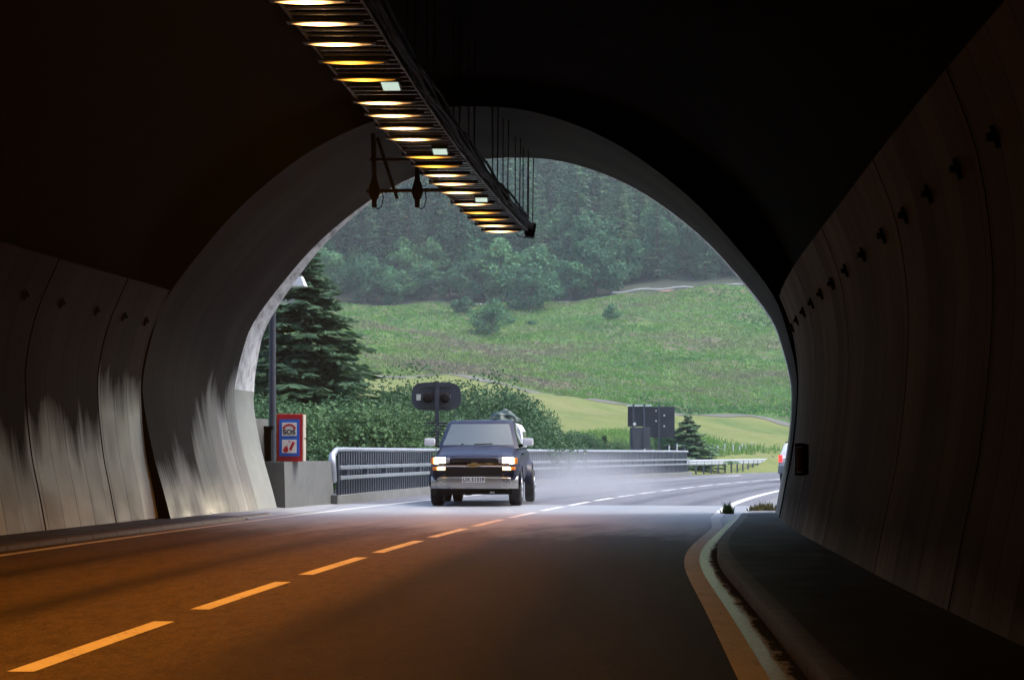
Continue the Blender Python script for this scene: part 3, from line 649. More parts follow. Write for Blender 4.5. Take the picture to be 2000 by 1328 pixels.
# far conifers: variants
CV = []; CVq = []
for k_ in range(6):
    hh = [19, 21, 17, 20, 23, 18][k_]; q = conifer(hh, hh * .135, 36, 9, 4, 100 + k_, w0=.40, irregular=.5, droop=.5)
    tk = trunk(hh, .2); CV.append(quads_mesh('spruce_tree', q, (spr, bark), extra=(tk.v, tk.f))); CVq.append(q)
spots = []
g = random.Random(3); Y_ = 272.0; row = 0
while Y_ < 462:
    x0, x1 = (505 - 1000) / F * Y_, (1560 - 1000) / F * Y_; x_ = x0 + (row % 2) * 2.4
    while x_ < x1:
        sx, sy = x_ + g.uniform(-1.9, 1.9), Y_ + g.uniform(-2.4, 2.4); spots.append((sx, sy)); x_ += 5.0 * g.uniform(.7, 1.35)
    Y_ += 6.4; row += 1
spots.sort(key=lambda s_: s_[1]); NTH = 285; stuffV = []
for i, (sx, sy) in enumerate(spots):
    k_ = g.randrange(6); sc_ = g.uniform(.7, 1.25); rz = g.uniform(0, 6.28); z_ = Hs(sx, sy)
    if i < NTH:
        o = bpy.data.objects.new('spruce_tree', CV[k_]); COL.objects.link(o); o.location = (sx, sy, z_); o.rotation_euler = (g.uniform(-.02, .02), g.uniform(-.02, .02), rz); o.scale = (sc_ * g.uniform(.9, 1.15),) * 2 + (sc_,)
        tag(o, 'dark spruce in the dense wood on the upper hillside', 'tree', 'spruces of the hillside wood')
    else:
        c_, s_ = math.cos(rz), math.sin(rz); q = CVq[k_] * sc_; stuffV.append(np.stack([q[..., 0] * c_ - q[..., 1] * s_ + sx, q[..., 0] * s_ + q[..., 1] * c_ + sy, q[..., 2] + z_], -1))
print('conifers', len(spots))
if stuffV:
    me = quads_mesh('far_spruce_wood', np.concatenate(stuffV), (spr,)); link('forest', me, None, kind='stuff', label='hazy mass of distant spruces higher up the wooded hillside')
# broad-leaved belt at the foot of the wood
DV = []
for k_ in range(6):
    hh = [8, 6.5, 9, 7.5, 5.5, 8.5][k_]; rr_ = [3.6, 3.0, 3.3, 3.8, 2.8, 4.0][k_]
    q, cs = broad(hh, rr_, 34, 105, .26, 200 + k_, low=.02); tk = trunk(hh * .8, .17, 5, k_, rr_)
    DV.append((quads_mesh('crown', q, (dec,)), tk.mesh('trunk')))
for c_, t_ in DV: t_.materials.append(bark)
def tree(kind, var, loc, sc_, rz, label, cat='tree', group=None, sz=None):
    r_ = empty(kind, loc, rz); r_.scale = (sc_ * (sz or 1), sc_ * (sz or 1), sc_); tag(r_, label, cat, group)
    for nm, me in (('crown', var[0]), ('trunk', var[1])):
        o_ = bpy.data.objects.new(nm, me); COL.objects.link(o_); o_.parent = r_
    return r_
belt = []
for i in range(15): belt.append((640 + i * 58 + g.uniform(-14, 14), 263 + g.uniform(0, 6)))
for i in range(13): belt.append((650 + i * 65 + g.uniform(-16, 16), 271 + g.uniform(0, 5)))
for i in range(11): belt.append((880 + i * 55 + g.uniform(-16, 16), 280 + g.uniform(0, 6)))
for px, Yt in belt:
    X_ = (px - 1000) / F * Yt; sc_ = g.uniform(.75, 1.15) * (1.2 if 1050 < px < 1500 else 1.0)
    if Yt < 271 and px > 1180: continue
    tree('leafy_tree', DV[g.randrange(6)], (X_, Yt, Hs(X_, Yt) - .2), sc_, g.uniform(0, 6), 'bluish green leafy tree in the belt along the foot of the spruce wood', group='leafy trees along the wood edge')
# single bushes on the meadow
for px, py, wpx, lab in [(1035, 603, 92, 'large round dark bush standing out below the wood edge'), (962, 652, 62, 'grey-green bush alone on the left of the meadow'), (1195, 622, 32, 'small dark bush alone on the right of the meadow'),
                         (1038, 632, 24, 'small sapling just below the large round bush'), (905, 612, 40, 'low bush at the wood edge on the left')]:
    best = min(np.arange(180, 262, .5), key=lambda q: abs(W(px, py, q).z - Hs(W(px, py, q).x, q))); p_ = W(px, py, best); wm = wpx / F * best
    tree('bush', DV[(px // 7) % 6], (p_.x, p_.y, Hs(p_.x, p_.y) - .7), wm / 7.2, px, lab, 'bush', sz=1.15)
# near trees left of the road
NV = []
for k_ in range(5):
    hh = [4.2, 3.4, 5.0, 3.8, 4.6][k_]; rr_ = [1.9, 1.7, 1.9, 2.0, 2.1][k_]
    q, cs = broad(hh, rr_, 54, 560, .04, 300 + k_, low=.0); tk = trunk(hh * .8, .07, 6, k_ + 9, rr_); t_ = tk.mesh('trunk'); t_.materials.append(bark); NV.append((quads_mesh('crown', q, (decn,)), t_))
SV = []
for hh, rr_, sd in ((10.8, 2.9, 41), (7.0, 2.1, 42), (3.4, 1.35, 43)):
    q = conifer(hh, rr_, int(hh * 5.2), 17, 11, sd, w0=.17, droop=.45, irregular=.45, base=.02); tk = trunk(hh, .16).mesh('trunk'); tk.materials.append(bark); SV.append((quads_mesh('crown', q, (sprn,)), tk))
def put(kind, var, px, Yt, top_py, href, lab, cat='tree', group=None, rz=0, sz=None, z0=None):
    X_ = (px - 1000) / F * Yt; z_ = Hs(X_, Yt) if z0 is None else z0; top_ = CAMH + (HOR - top_py) / F * Yt; sc_ = (top_ - z_) / href
    return tree(kind, var, (X_, Yt, z_), sc_, rz, lab, cat, group, sz)
put('spruce_tree', SV[0], 598, 64, 492, 10.8, 'tall shaggy spruce rising behind the red emergency cabinet', rz=1, sz=1.3)
put('spruce_tree', SV[1], 520, 72, 600, 7.0, 'spruce half hidden behind the dark lamp pole', rz=2.2, sz=.8)
put('spruce_tree', SV[1], 672, 70, 665, 7.0, 'shorter spruce on the right flank of the tall spruce', rz=4, sz=1.0)
put('spruce_tree', SV[2], 1343, 112, 812, 3.4, 'small dense spruce beside the grey sign boards', rz=1, sz=1.5)
put('spruce_tree', SV[2], 1180, 100, 852, 3.4, 'little spruce tip between the pickup and the sign boards', rz=3)
put('spruce_tree', SV[2], 615, 58, 800, 3.4, 'young spruce behind the start of the railing', rz=5, sz=1.5)
near = [(560, 56, 780), (640, 57, 770), (700, 60, 752), (745, 62, 772), (775, 66, 728), (760, 57, 800), (815, 68, 795), (880, 72, 790), (925, 74, 745), (905, 70, 790), (960, 78, 765), (1000, 80, 790), (985, 72, 820), (1045, 84, 800),
        (1080, 86, 826), (1060, 78, 845), (1120, 90, 838), (1160, 92, 850), (1205, 97, 858), (1140, 84, 862), (1250, 104, 850), (1295, 106, 842), (700, 59, 830), (660, 58, 850), (800, 66, 850), (600, 57, 860), (740, 60, 858)]
for i, (px, Yt, tp) in enumerate(near):
    k_ = i % 5; hr = [4.2, 3.4, 5.0, 3.8, 4.6][k_]
    put('shrub', NV[k_], px, Yt + (7 if px >= 980 else 0), tp, hr, 'leafy roadside shrub in the thicket behind the bridge railing', 'shrub', 'shrubs thronging behind the bridge railing', rz=i * 1.7, sz=1.0 if (tp < 800 or px >= 980) else 1.35)
# roadside weeds by the fence, meadow tufts
def tufts(name, n_, f_pos, hgt, wid, mat, seed, blades=4, flat=False, **k):
    g_ = np.random.default_rng(seed); X_, Y2, Z_ = f_pos(g_, n_); n2 = len(X_)
    P_ = np.repeat(np.stack([X_, Y2, Z_], 1), blades, 0); a_ = g_.random(n2 * blades) * 6.283; hh = hgt * (.5 + g_.random(n2 * blades)); sp_ = g_.normal(0, wid, (n2 * blades, 2)); P_[:, :2] += sp_
    sd = np.stack([np.cos(a_), np.sin(a_), 0 * a_], 1) * (wid * .5); lean = np.stack([g_.normal(0, .3, len(a_)), g_.normal(0, .3, len(a_)), np.ones(len(a_))], 1) * hh[:, None]
    if flat:
        d2 = np.stack([-np.sin(a_), np.cos(a_), g_.normal(0, .35, len(a_))], 1) * (wid * .7); P_[:, 2] += hh * .6; lean = d2; sd[:, 2] = g_.normal(0, .1, len(a_)) * wid
    V_ = np.stack([P_ - sd, P_ + sd, P_ + lean + sd * .3, P_ + lean - sd * .3], 1); return link(name, quads_mesh(name, V_, (mat,)), None, **k)
mm = leafmat('meadow_leaves', [(.055, .15, .045), (.10, .24, .05), (.15, .29, .06), (.19, .26, .09), (.21, .19, .13)], .3, .055, 0, 3.2, .34)
mt = leafmat('meadow_stems', [(.19, .165, .11), (.16, .18, .085), (.22, .18, .12)], .2, .1, 0, 2, .3)
def meadow(g_, n_):
    Y2 = 172 + 90 * g_.random(n_); px = 560 + 1000 * g_.random(n_); X_ = (px - 1000) / F * Y2
    keepm = (np.sin(X_ * .33 + 2 * np.sin(Y2 * .11)) + np.sin(Y2 * .37 + X_ * .1) + g_.normal(0, 1.0, n_)) > -2.5; X_, Y2 = X_[keepm], Y2[keepm]; return X_, Y2, HT(X_, Y2) - .05
tufts('grass', 22000, meadow, .20, .24, mm, 11, kind='stuff', label='lush green herbs covering the hillside meadow')
def meadow2(g_, n_):
    Y2 = 172 + 90 * g_.random(n_); px = 560 + 1000 * g_.random(n_); X_ = (px - 1000) / F * Y2
    keepm = (np.sin(X_ * .21 + 4 + 2 * np.sin(Y2 * .09)) + np.sin(Y2 * .29 + X_ * .16 + 1) + g_.normal(0, .9, n_)) > .9; X_, Y2 = X_[keepm], Y2[keepm]; return X_, Y2, HT(X_, Y2) - .05
tufts('grass', 7000, meadow2, .26, .14, mt, 12, kind='stuff', label='faded brownish seed heads in patches on the meadow')
def verge(g_, n_):
    Y2 = 98 + 40 * g_.random(n_); cx = np.array([CX(q) for q in Y2]); X_ = cx - (np.interp(Y2, [98, 132], [10.3, 14.5]) + 12 * g_.random(n_)) ; return X_, Y2, HT(X_, Y2) - .05
tufts('grass', 3000, verge, .38, .08, mm, 13, kind='stuff', label='long grass on the verge behind the roadside fence')

# bank and pale fence line under the wood on the right
bk = MB(); pf = MB(); pts = []
for i in range(31):
    px = 1195 + i * 14; py = float(np.interp(px, [1195, 1270, 1400, 1460, 1640], [573, 566, 560, 553, 540])); Yb = 263.0; p_ = W(px, py, Yb); pts.append(p_)
bk.loft([[(p.x, p.y - 1.2, Hs(p.x, p.y - 1.2) - .2), (p.x, p.y - .2, p.z - .25 + .1 * math.sin(i)), (p.x, p.y + 3, p.z - .1), (p.x, p.y + 6, p.z - .6)] for i, p in enumerate(pts)], closed=False, caps=False)
o = bk.build('bank', M['earth'], smooth=60); tag(o, kind='structure')
fz = empty('wire_fence', pts[10]); tag(fz, 'pale low fence along the brown bank below the wood', 'fence')
for a in range(0, 30, 3): o = MB().tube([p + Vector((0, 0, .12 + .12 * math.sin(p.x * 1.1))) for p in pts[a:a + 4]], .09, 6).build('rail', plain('pale_rail', (.5, .5, .5), .6)); keep(o, fz)
for p in pts[::3]: o = MB().tube([p + Vector((0, 0, -.6)), p + Vector((0, 0, .5))], .06, 5).build('post', M['galv_dark']); keep(o, fz)
# thin mast in the wood
p_ = W(867, 500, 283); p0 = Vector((p_.x, p_.y, Hs(p_.x, p_.y))); tp = W(867, 461, 283)
ms = empty('mast', p0); tag(ms, 'thin pale mast standing in front of the dark wood', 'mast')
keep(MB().tube([p0, tp], .09, 6).build('pole', M['galv']), ms); keep(MB().tube([tp + Vector((-.35, 0, -.5)), tp + Vector((.35, 0, -.5))], .06, 5).build('crossarm', M['galv']), ms)

# ------------------------------------------------------------------ concrete wall, emergency cabinet, pole
def wallpiece(name, Y0, Y1, n0, h0, h1, th, mat, A=False, rakeend=0):
    mb = MB(); s_ = []
    for Y_ in fy(Y0, Y1, .5):
        n_ = n0(Y_) if callable(n0) else n0; e_ = (rakeend if abs(Y_ - Y1) < 1e-6 else 0)
        s_.append([fr(Y_ + e_, n_, h0), fr(Y_, n_ - .04, h1), fr(Y_, n_ - th, h1), fr(Y_ + e_, n_ - th, h0)])
    return mb.loft(s_).build(name, mat)
tag(wallpiece('concrete_wall', 38.05, 41.6, lambda Y_: -5.52 - .0 * Y_, -.5, 1.02, .55, M['concrete'], rakeend=.35), 'low concrete wall under the red emergency cabinet', 'wall')
tag(wallpiece('concrete_wall', 38.0, 39.2, -6.25, -.5, 1.95, .3, M['concrete']), 'tall narrow concrete slab behind the emergency cabinet', 'wall')
red = plain('red_enamel', (.50, .02, .03), .4, var=.08); blue = plain('sign_blue', (.02, .13, .62), .45, var=.05); white = plain('sign_white', (.8, .8, .8), .45, var=.03)
cY = 39.6; cs_ = W(565, 901, cY); cab = empty('emergency_cabinet', (cs_.x, cY, 1.02), R(-3)); tag(cab, 'red emergency telephone and extinguisher cabinet with blue sign', 'cabinet')
CW, CHh = .56, 1.03
MB().box((0, .2, CHh / 2), (CW, .36, CHh), bev=.012).build('body', red, cab)
MB().box((CW / 2 + .012, .2, CHh / 2), (.02, .34, CHh - .02)).build('side_panel', plain('beige_side', (.45, .40, .33), .5), cab)
MB().box((0, .008, CHh / 2), (.44, .014, .80), bev=.004).build('sign_panel', blue, cab)
for zc in (.70, .33): MB().box((0, -.003, zc), (.32, .01, .29), bev=.003).build('pictogram_field', white, cab)
hs_ = MB(); aa = np.linspace(math.pi * .12, math.pi * .88, 12)
o1 = [(math.cos(a) * .135, .715 + math.sin(a) * .10) for a in aa] + [(math.cos(a) * .10, .715 + math.sin(a) * .058) for a in aa[::-1]]
hs_.prism(o1, -.014, -.009)
for sx in (-1, 1): hs_.box((sx * .115, -.0115, .728), (.055, .005, .045), ry=sx * .3)
hs_.build('handset_pictogram', red, cab)
fl = [(-.13, .22), (-.135, .29), (-.11, .27), (-.10, .34), (-.07, .31), (-.045, .38), (-.035, .31), (-.02, .28), (-.03, .21), (-.08, .195)]
MB().prism(fl, -.014, -.009).build('flame_pictogram', red, cab)
MB().box((.06, -.0115, .335), (.06, .005, .19), ry=.42, bev=0).box((.005, -.0115, .435), (.05, .005, .02), ry=.4).build('extinguisher_pictogram', red, cab)
def text(body, size, mat, parent, loc, rot=(R(90), 0, 0), name='lettering', ext=.002, bold=0, sx=1):
    cu = bpy.data.curves.new(name, 'FONT'); cu.body = body; cu.size = size; cu.align_x = 'CENTER'; cu.align_y = 'CENTER'; cu.extrude = ext; cu.offset = bold
    t_ = bpy.data.objects.new(name, cu); COL.objects.link(t_); dg = bpy.context.evaluated_depsgraph_get(); me = bpy.data.meshes.new_from_object(t_.evaluated_get(dg))
    bpy.data.objects.remove(t_); me.materials.clear(); o_ = link(name, me, parent, (mat,)); o_.location = loc; o_.rotation_euler = rot; o_.scale = (sx, 1, 1); return o_
text('SOS', .14, M['black'], cab, (0, -.011, .635), bold=.004, sx=1.15)
MB().box((CW / 2 + .05, .12, .5), (.08, .02, .02)).build('handle', M['black'], cab)
bx_ = W(523, 901, 40.1); t = empty('cable_box', (bx_.x, 40.1, 1.02)); tag(t, 'black cable housing beside the red emergency cabinet', 'cable box')
MB().box((0, 0, .36), (.17, .22, .72), bev=.02).build('body', M['black'], t); MB().box((.02, -.02, .74), (.22, .26, .07), bev=.02).build('cap', M['black'], t)
MB().tube([(-.06, -.1, .02), (-.1, -.14, .2), (-.06, -.12, .6)], .02, 6).build('cable', M['black'], t)
pl = W(532, 885, 44.5); t = empty('lamp_pole', (pl.x, 44.5, -1.5)); tag(t, 'dark steel pole behind the tunnel edge with a white lamp head', 'street lamp')
MB().tube([(0, 0, 0), (0, 0, 7.0)], [.095, .08], 12).build('pole', M['signback'], t, smooth=50)
hd = W(580, 551, 44.5); lz = hd.z + 1.5
MB().tube([(0, 0, lz + .05), (.3, 0, lz + .06)], .04).build('arm', M['signback'], t)
sec = []
for y2, w_ in ((-.2, .2), (-.1, .25), (.1, .25), (.25, .16)): sec.append([(hd.x - pl.x - w_ + .0, y2, lz - .11), (hd.x - pl.x + w_, y2, lz - .11), (hd.x - pl.x + w_ * .6, y2, lz + .12), (hd.x - pl.x - w_ * .6, y2, lz + .12)])
MB().loft(sec).build('lamp_head', plain('white_cover', (.75, .78, .8), .4), t, smooth=50)

# ------------------------------------------------------------------ bridge railing
MB().box(fr(41.62, lk(41.7) - .28, .08), (.54, .16, .29), -math.atan(dCX(42))).build('kerb', M['concrete'])['kind'] = 'structure'
bkerb = strip('kerb', M['concrete'], fy(41.7, 96, 1.5), lambda Y_: [(lk(Y_) + .0, -.05), (lk(Y_) - .03, .2), (lk(Y_) - .5, .22), (lk(Y_) - .52, -1.2)], kind='structure')
rg = empty('bridge_railing', fr(68, lk(68) - .25, .22)); tag(rg, 'long curved galvanised bridge railing with dense balusters on the outside of the bend', 'railing')
def rp(Y_, n_, h): return fr(Y_, lk(Y_) - .2 + n_, h)
ys = fy(42.3, 95.5, 1.0)
pt = [rp(42.0, 0, .55), rp(41.75, 0, .9), rp(41.85, 0, 1.15), rp(42.3, 0, 1.28)] + [rp(y_, 0, 1.29) for y_ in ys[1:]]
keep(MB().tube(pt, [.09, .1, .08, .06] + [.055] * len(ys[1:]), 10).build('top_rail', plain('white_galvanised', (.38, .41, .46), .4, metal=.5), smooth=60), rg)
for h in (.86, .62):
    pr = lambda y_: [rp(y_, .14 + a, h + b_) for a, b_ in ((0, .05), (.04, .035), (.045, -.035), (0, -.05))]
    keep(MB().loft([pr(y_) for y_ in [42.05] + ys[1:]], closed=True).build('guard_rail', plain('guard_rail_zinc', (.3, .33, .38), .35, metal=.6), smooth=50), rg)
y_ = 42.5; bal = MB(); i = 0
while y_ < 95.3:
    a = -math.atan(dCX(y_))
    bal.box(rp(y_, .0, .73), (.05, .10, 1.04), a)
    y_ += .27
ob = bal.build('balusters', plain('baluster_zinc', (.07, .085, .11), .5, metal=.4)); ob['kind'] = 'stuff'; keep(ob, rg)
y_ = 43.0
while y_ < 95.3:
    keep(MB().box(rp(y_, -.06, .74), (.11, .1, 1.08), -math.atan(dCX(y_))).box(rp(y_, .06, .75), (.14, .06, .4), -math.atan(dCX(y_))).build('post', M['galv_dark']), rg); y_ += 2.16
# mesh infill panel behind the balusters
inf = strip('kick_plate', plain('infill_sheet', (.16, .18, .22), .6, metal=.2), fy(42.6, 95.2, 1.5), lambda Y_: [(lk(Y_) - .3, .24), (lk(Y_) - .3, .34)]); keep(inf, rg)

# low guardrail and tall stake fence further on
A0, A1 = G(1322, 927, 0), G(1505, 917.5, 0)
gr = empty('guardrail', (A0 + A1) / 2); tag(gr, 'low grey crash barrier continuing beyond the bridge railing', 'crash barrier')
def gp(t_, h, off=0): p = A0.lerp(A1, t_); p = p + Vector((0, -2.5 * math.sin(t_ * math.pi), 0)); return Vector((p.x, p.y + off, h))
for h in (.74, .60): keep(MB().loft([[gp(t_, h + b_, o_) for o_, b_ in ((0, .09), (-.08, .05), (-.08, -.05), (0, -.09))] for t_ in np.linspace(0, 1, 14)]).build('beam', plain('beam_zinc', (.36, .39, .43), .5), smooth=50), gr)
for t_ in np.linspace(.02, .98, 16): keep(MB().box(gp(t_, .36, .05), (.1, .08, .75)).build('post', M['galv_dark']), gr)
keep(MB().box(gp(1, .72), (.5, .5, .5), bev=.08).build('end_terminal', M['signback']), gr)
PALE = plain('pale_stake', (.55, .57, .6), .6)
sf = empty('stake_fence', gp(.5, 0, 1)); tag(sf, 'row of thin pale stakes with wires behind the crash barrier', 'fence')
for i, px in enumerate([1259, 1274, 1306, 1322, 1338, 1355, 1371, 1387, 1401, 1415, 1432, 1445, 1450, 1456, 1462, 1468, 1474, 1480, 1486, 1492, 1499]):
    Yp = float(np.interp(px, [1259, 1322, 1445, 1505], [100, 108, 131, 150])); x_ = (px - 1000) / F * Yp; zt = CAMH + (HOR - (866 + (i % 3) * 2 + (10 if px < 1300 else 0))) / F * Yp
    keep(MB().tube([(x_, Yp, Hs(x_, Yp) - .2), (x_ + .03 * math.sin(i), Yp, zt)], .045, 6).build('stake', PALE), sf)
for h in (.5, 1.0, 1.45):
    keep(MB().tube([((px - 1000) / F * yp, yp, h + .1) for px, yp in ((1306, 106), (1371, 117), (1445, 131), (1499, 149))], .012, 4).build('wire', M['galv_dark']), sf)

# ------------------------------------------------------------------ signal sign and sign boards (seen from behind)
sy = 57.0; c0 = W(852, 774, sy); t = empty('signal_sign', (c0.x, sy, -2.2)); tag(t, 'back of an oval grey warning signal with two round lamps on a post', 'traffic signal')
zc = c0.z + 2.2; hw_, hh = .77, .44
oval = []
for a in np.linspace(0, 360, 41)[:-1]:
    c_, s_ = math.cos(R(a)), math.sin(R(a)); oval.append((hw_ * math.copysign(abs(c_) ** .5, c_), zc + hh * math.copysign(abs(s_) ** .62, s_)))
MB().prism(oval, .0, .04).build('board', M['signback'], t, smooth=40)
for z_ in (.32, -.3): MB().box((0, -.03, zc + z_), (1.0, .05, .05)).build('crossbar', plain('dark_bar', (.04, .045, .055), .5), t)
for sx in (-.26, .28):
    MB().lathe([(.03, -.22), (.11, -.2), (.16, -.1), (.165, 0.0)], (sx, -.0, zc - .04), 'Y', 20).build('lamp_housing', M['black'], t, smooth=40)
MB().box((-.55, -.012, zc - .03), (.14, .02, .19)).build('sticker', plain('cream_sticker', (.6, .6, .5), .5), t); MB().box((.43, -.05, zc - .02), (.03, .08, .1)).build('hinge', M['galv'], t)
MB().box((.03, -.1, zc / 2 + .24), (.13, .10, zc + .46)).build('post', M['signback'], t)
lv = MB()
for i in range(5): lv.box((-.03, -.02, zc - .82 - i * .095), (.72, .05, .055), rx=.5)
lv.build('louvre_board', plain('dark_louvre', (.035, .045, .045), .6), t)

by = 102.0; c0 = W(1272, 824, by); t = empty('sign_board', (c0.x, by, 0)); tag(t, 'pair of large dark grey road sign boards seen from behind', 'sign'); 
k_ = by / F
def bp(px, py): p = W(px, py, by); return (p.x - c0.x, p.z)
def board(nm, x0, y0, x1, y1, yo, mat, rib=True):
    a, b_ = bp(x0, y1), bp(x1, y0); cx_, cz = (a[0] + b_[0]) / 2, (a[1] + b_[1]) / 2; mb = MB().box((cx_, yo, cz), (b_[0] - a[0], .04, b_[1] - a[1])); n_ = int((b_[1] - a[1]) / .22)
    if rib:
        for i in range(n_): mb.box((cx_, yo - .035, a[1] + (i + .5) * (b_[1] - a[1]) / n_), (b_[0] - a[0] - .04, .03, .035))
    return mb.build(nm, mat, t)
board('board', 1257, 794, 1318, 854, .12, M['signback']); board('board', 1226, 794, 1262, 833, -.02, M['signback']); board('lower_board', 1230, 834, 1270, 884, -.02, plain('plain_grey', (.10, .105, .12), .5))
for px in (1237, 1258, 1287): a = bp(px, 790); MB().box((a[0], -.12, a[1] / 2 - .6), (.10, .08, a[1] + 1.2)).build('post', plain('bluish_post', (.06, .065, .09), .5), t)
a, b_ = bp(1225, 796), bp(1273, 792); MB().box(((a[0] + b_[0]) / 2, -.06, b_[1]), (b_[0] - a[0], .16, .07)).build('light_strip', plain('pale_strip', (.75, .77, .8), .4), t)
for px, py in ((1281.5, 802), (1297.5, 811), (1281.5, 822), (1297.5, 832)): a = bp(px, py); MB().lathe([(.05, 0), (.05, .03)], (a[0], .02, a[1]), 'Y', 10).build('bolt', plain('bolt_zinc', (.7, .7, .72), .4), t)
a = bp(1239, 828); MB().lathe([(.09, 0), (.09, .03)], (a[0], -.19, a[1]), 'Y', 14).build('round_sticker', white, t)

# ------------------------------------------------------------------ weeds in the paving
def weed(px, py, hgt, n_, spread, label, col):
    p = G(px, py, .02); g_ = random.Random(px); mb = MB()
    for i in range(n_):
        a = g_.random() * 6.28; r_ = spread * g_.random() ** .6; x_, y2 = p.x + math.cos(a) * r_, p.y + math.sin(a) * r_ * .6; hh_ = hgt * g_.uniform(.35, 1) * (1 - .5 * r_ / spread); l = Vector((g_.gauss(0, .25), g_.gauss(0, .25), 1)) * hh_; s_ = Vector((math.cos(a * 3), math.sin(a * 3), 0)) * .012
        b0 = Vector((x_, y2, -.01)); mb.add([b0 - s_, b0 + s_, b0 + l * .6 + s_ * 1.4, b0 + l, b0 + l * .6 - s_ * 1.4], [(0, 1, 2, 3, 4)])
    tag(mb.build('weed', leafmat('weed_leaves', col, .3, 5)), label, 'weed')
weed(1421, 1001, .36, 60, .13, 'small upright green weed growing at the end of the right kerb', [(.05, .09, .03), (.10, .14, .04)])
weed(1492, 996, .26, 260, .34, 'straw-coloured grass tuft beside the foot of the right tunnel edge', [(.12, .11, .05), (.22, .17, .08), (.1, .12, .05)])
# leaf litter at the foot of the left portal ring
lt = MB(); g_ = random.Random(5)
for i in range(60):
    p = G(345 + g_.random() * 65, 1004 - g_.random() * 8, .07); lt.box((p.x, p.y, .080 + g_.random() * .02), (.1 * g_.random() + .02, .08, .012), g_.random() * 6)
o = lt.build('debris', M['black']); tag(o, 'dark twigs and litter at the foot of the left portal ring', kind='stuff')

# ------------------------------------------------------------------ vehicles
paint_b = NT('dark_blue_paint'); paint_b.set('Base Color', (.006, .008, .028)); paint_b.set('Roughness', .45); paint_b.set('Specular IOR Level', .2); paint_b.set('Metallic', .0); paint_b.set('Coat Weight', .12); paint_b.set('Coat Roughness', .06); paint_b = paint_b.m
chrome = plain('chrome', (.75, .77, .8), .14, metal=1, var=.05); silver = plain('silver_bumper', (.36, .35, .34), .3, metal=.85, var=.12, scale=3)
grille = plain('dark_grille', (.018, .016, .016), .45); tyre_m = plain('tyre_rubber', (.022, .022, .024), .7, var=.2, scale=10, bump=.3); rim_m = plain('alloy_rim', (.4, .4, .42), .3, metal=.8)
glassm = NT('windscreen_glass'); glassm.set('Base Color', (.09, .11, .11)); glassm.set('Roughness', .06); glassm.set('Metallic', .35); glassm.set('Specular IOR Level', .9); glassm = glassm.m
darkglass = plain('dark_side_glass', (.02, .025, .025), .06, var=.05, spec=.8)
hl_m = emit('headlamp_lit', (1, .88, .62), 3); tl_m = emit('turn_lamp_lit', (1, .62, .25), 1.2); ol_m = plain('orange_lens', (.8, .22, .03), .25)
hl_dim = plain('clear_lens', (.6, .6, .62), .15, metal=.4)

def wheel(parent, x, y, r_, w_, side, rim=True, name='wheel'):
    wmb = MB().lathe([(r_ * .55, -w_ / 2 * .8), (r_ * .9, -w_ / 2), (r_ * .985, -w_ / 2 * .8), (r_, -w_ / 2 * .45), (r_, w_ / 2 * .45), (r_ * .985, w_ / 2 * .8), (r_ * .9, w_ / 2), (r_ * .55, w_ / 2 * .8)], (0, 0, 0), 'X', 32)
    for i in range(40):     # tread blocks
        a = i * 2 * math.pi / 40
        for k2 in (-1, 1): wmb.box((k2 * w_ * .2, math.cos(a) * r_, math.sin(a) * r_), (w_ * .34, .018, .05), rx=a)
    o_ = wmb.build(name, tyre_m, parent, smooth=35); o_.location = (x, y, r_)
    if rim:
        rb = MB().lathe([(r_ * .6, 0), (r_ * .58, side * .04), (r_ * .3, side * -.02), (r_ * .16, side * .05), (r_ * .12, side * .06)], (side * w_ / 2 * .75, 0, 0), 'X', 20)
        rr_ = rb.build('rim', rim_m, o_, smooth=35)
    return o_
def sect(y, w_, zb, zs, zt, cr, tuck=.06):
    h = [(w_ - .14, zb), (w_ - tuck, zb + .06), (w_, zb + .22), (w_ + .005, zs - .22), (w_ - .02, zs - .06), (w_ - .075, zs), (w_ - .17, zt), (w_ * .55, zt + cr * .7), (w_ * .25, zt + cr), (0, zt + cr)]
    return [(x, y, z) for x, z in h] + [(-x, y, z) for x, z in h[::-1][1:]]
def boolean(o_, cutters):
    for c_ in cutters:
        md = o_.modifiers.new('b', 'BOOLEAN'); md.object = c_; md.operation = 'DIFFERENCE'; md.solver = 'EXACT'
    dg = bpy.context.evaluated_depsgraph_get(); dg.update(); me = bpy.data.meshes.new_from_object(o_.evaluated_get(dg)); o_.modifiers.clear(); o_.data = me
    for c_ in cutters: bpy.data.objects.remove(c_)
def cyl(x, y, z, r_, L): o_ = MB().lathe([(r_, -L / 2), (r_, L / 2)], (0, 0, 0), 'X', 32).build('cut', M['black']); o_.location = (x, y, z); return o_

# ---- the pickup
tk_loc = (-.865, 41.25, 0); TR = -.058
pk = empty('pickup_truck', tk_loc, 0); tag(pk, 'dark blue pickup truck with lit headlights driving towards the tunnel', 'pickup truck')
bodyo = MB().loft([sect(.10, .90, .50, .98, 1.04, .03), sect(.16, .95, .46, 1.02, 1.09, .04), sect(.32, .985, .44, 1.06, 1.15, .045), sect(.7, 1.0, .44, 1.12, 1.22, .05), sect(1.2, 1.005, .44, 1.2, 1.31, .045), sect(1.42, 1.005, .44, 1.28, 1.36, .02), sect(3.25, 1.005, .44, 1.28, 1.36, .0), sect(3.3, 1.0, .46, 1.28, 1.34, 0), sect(5.6, .99, .46, 1.3, 1.36, 0), sect(5.68, .95, .5, 1.28, 1.34, 0)])
body = bodyo.build('body', paint_b)
boolean(body, [cyl(1.0, .98, .42, .50, .7), cyl(-1.0, .98, .42, .50, .7), cyl(1.0, 4.62, .42, .5, .7), cyl(-1.0, 4.62, .42, .5, .7)])
for p in body.data.polygons: p.use_smooth = True
body.data.set_sharp_from_angle(angle=R(32)); body.parent = pk
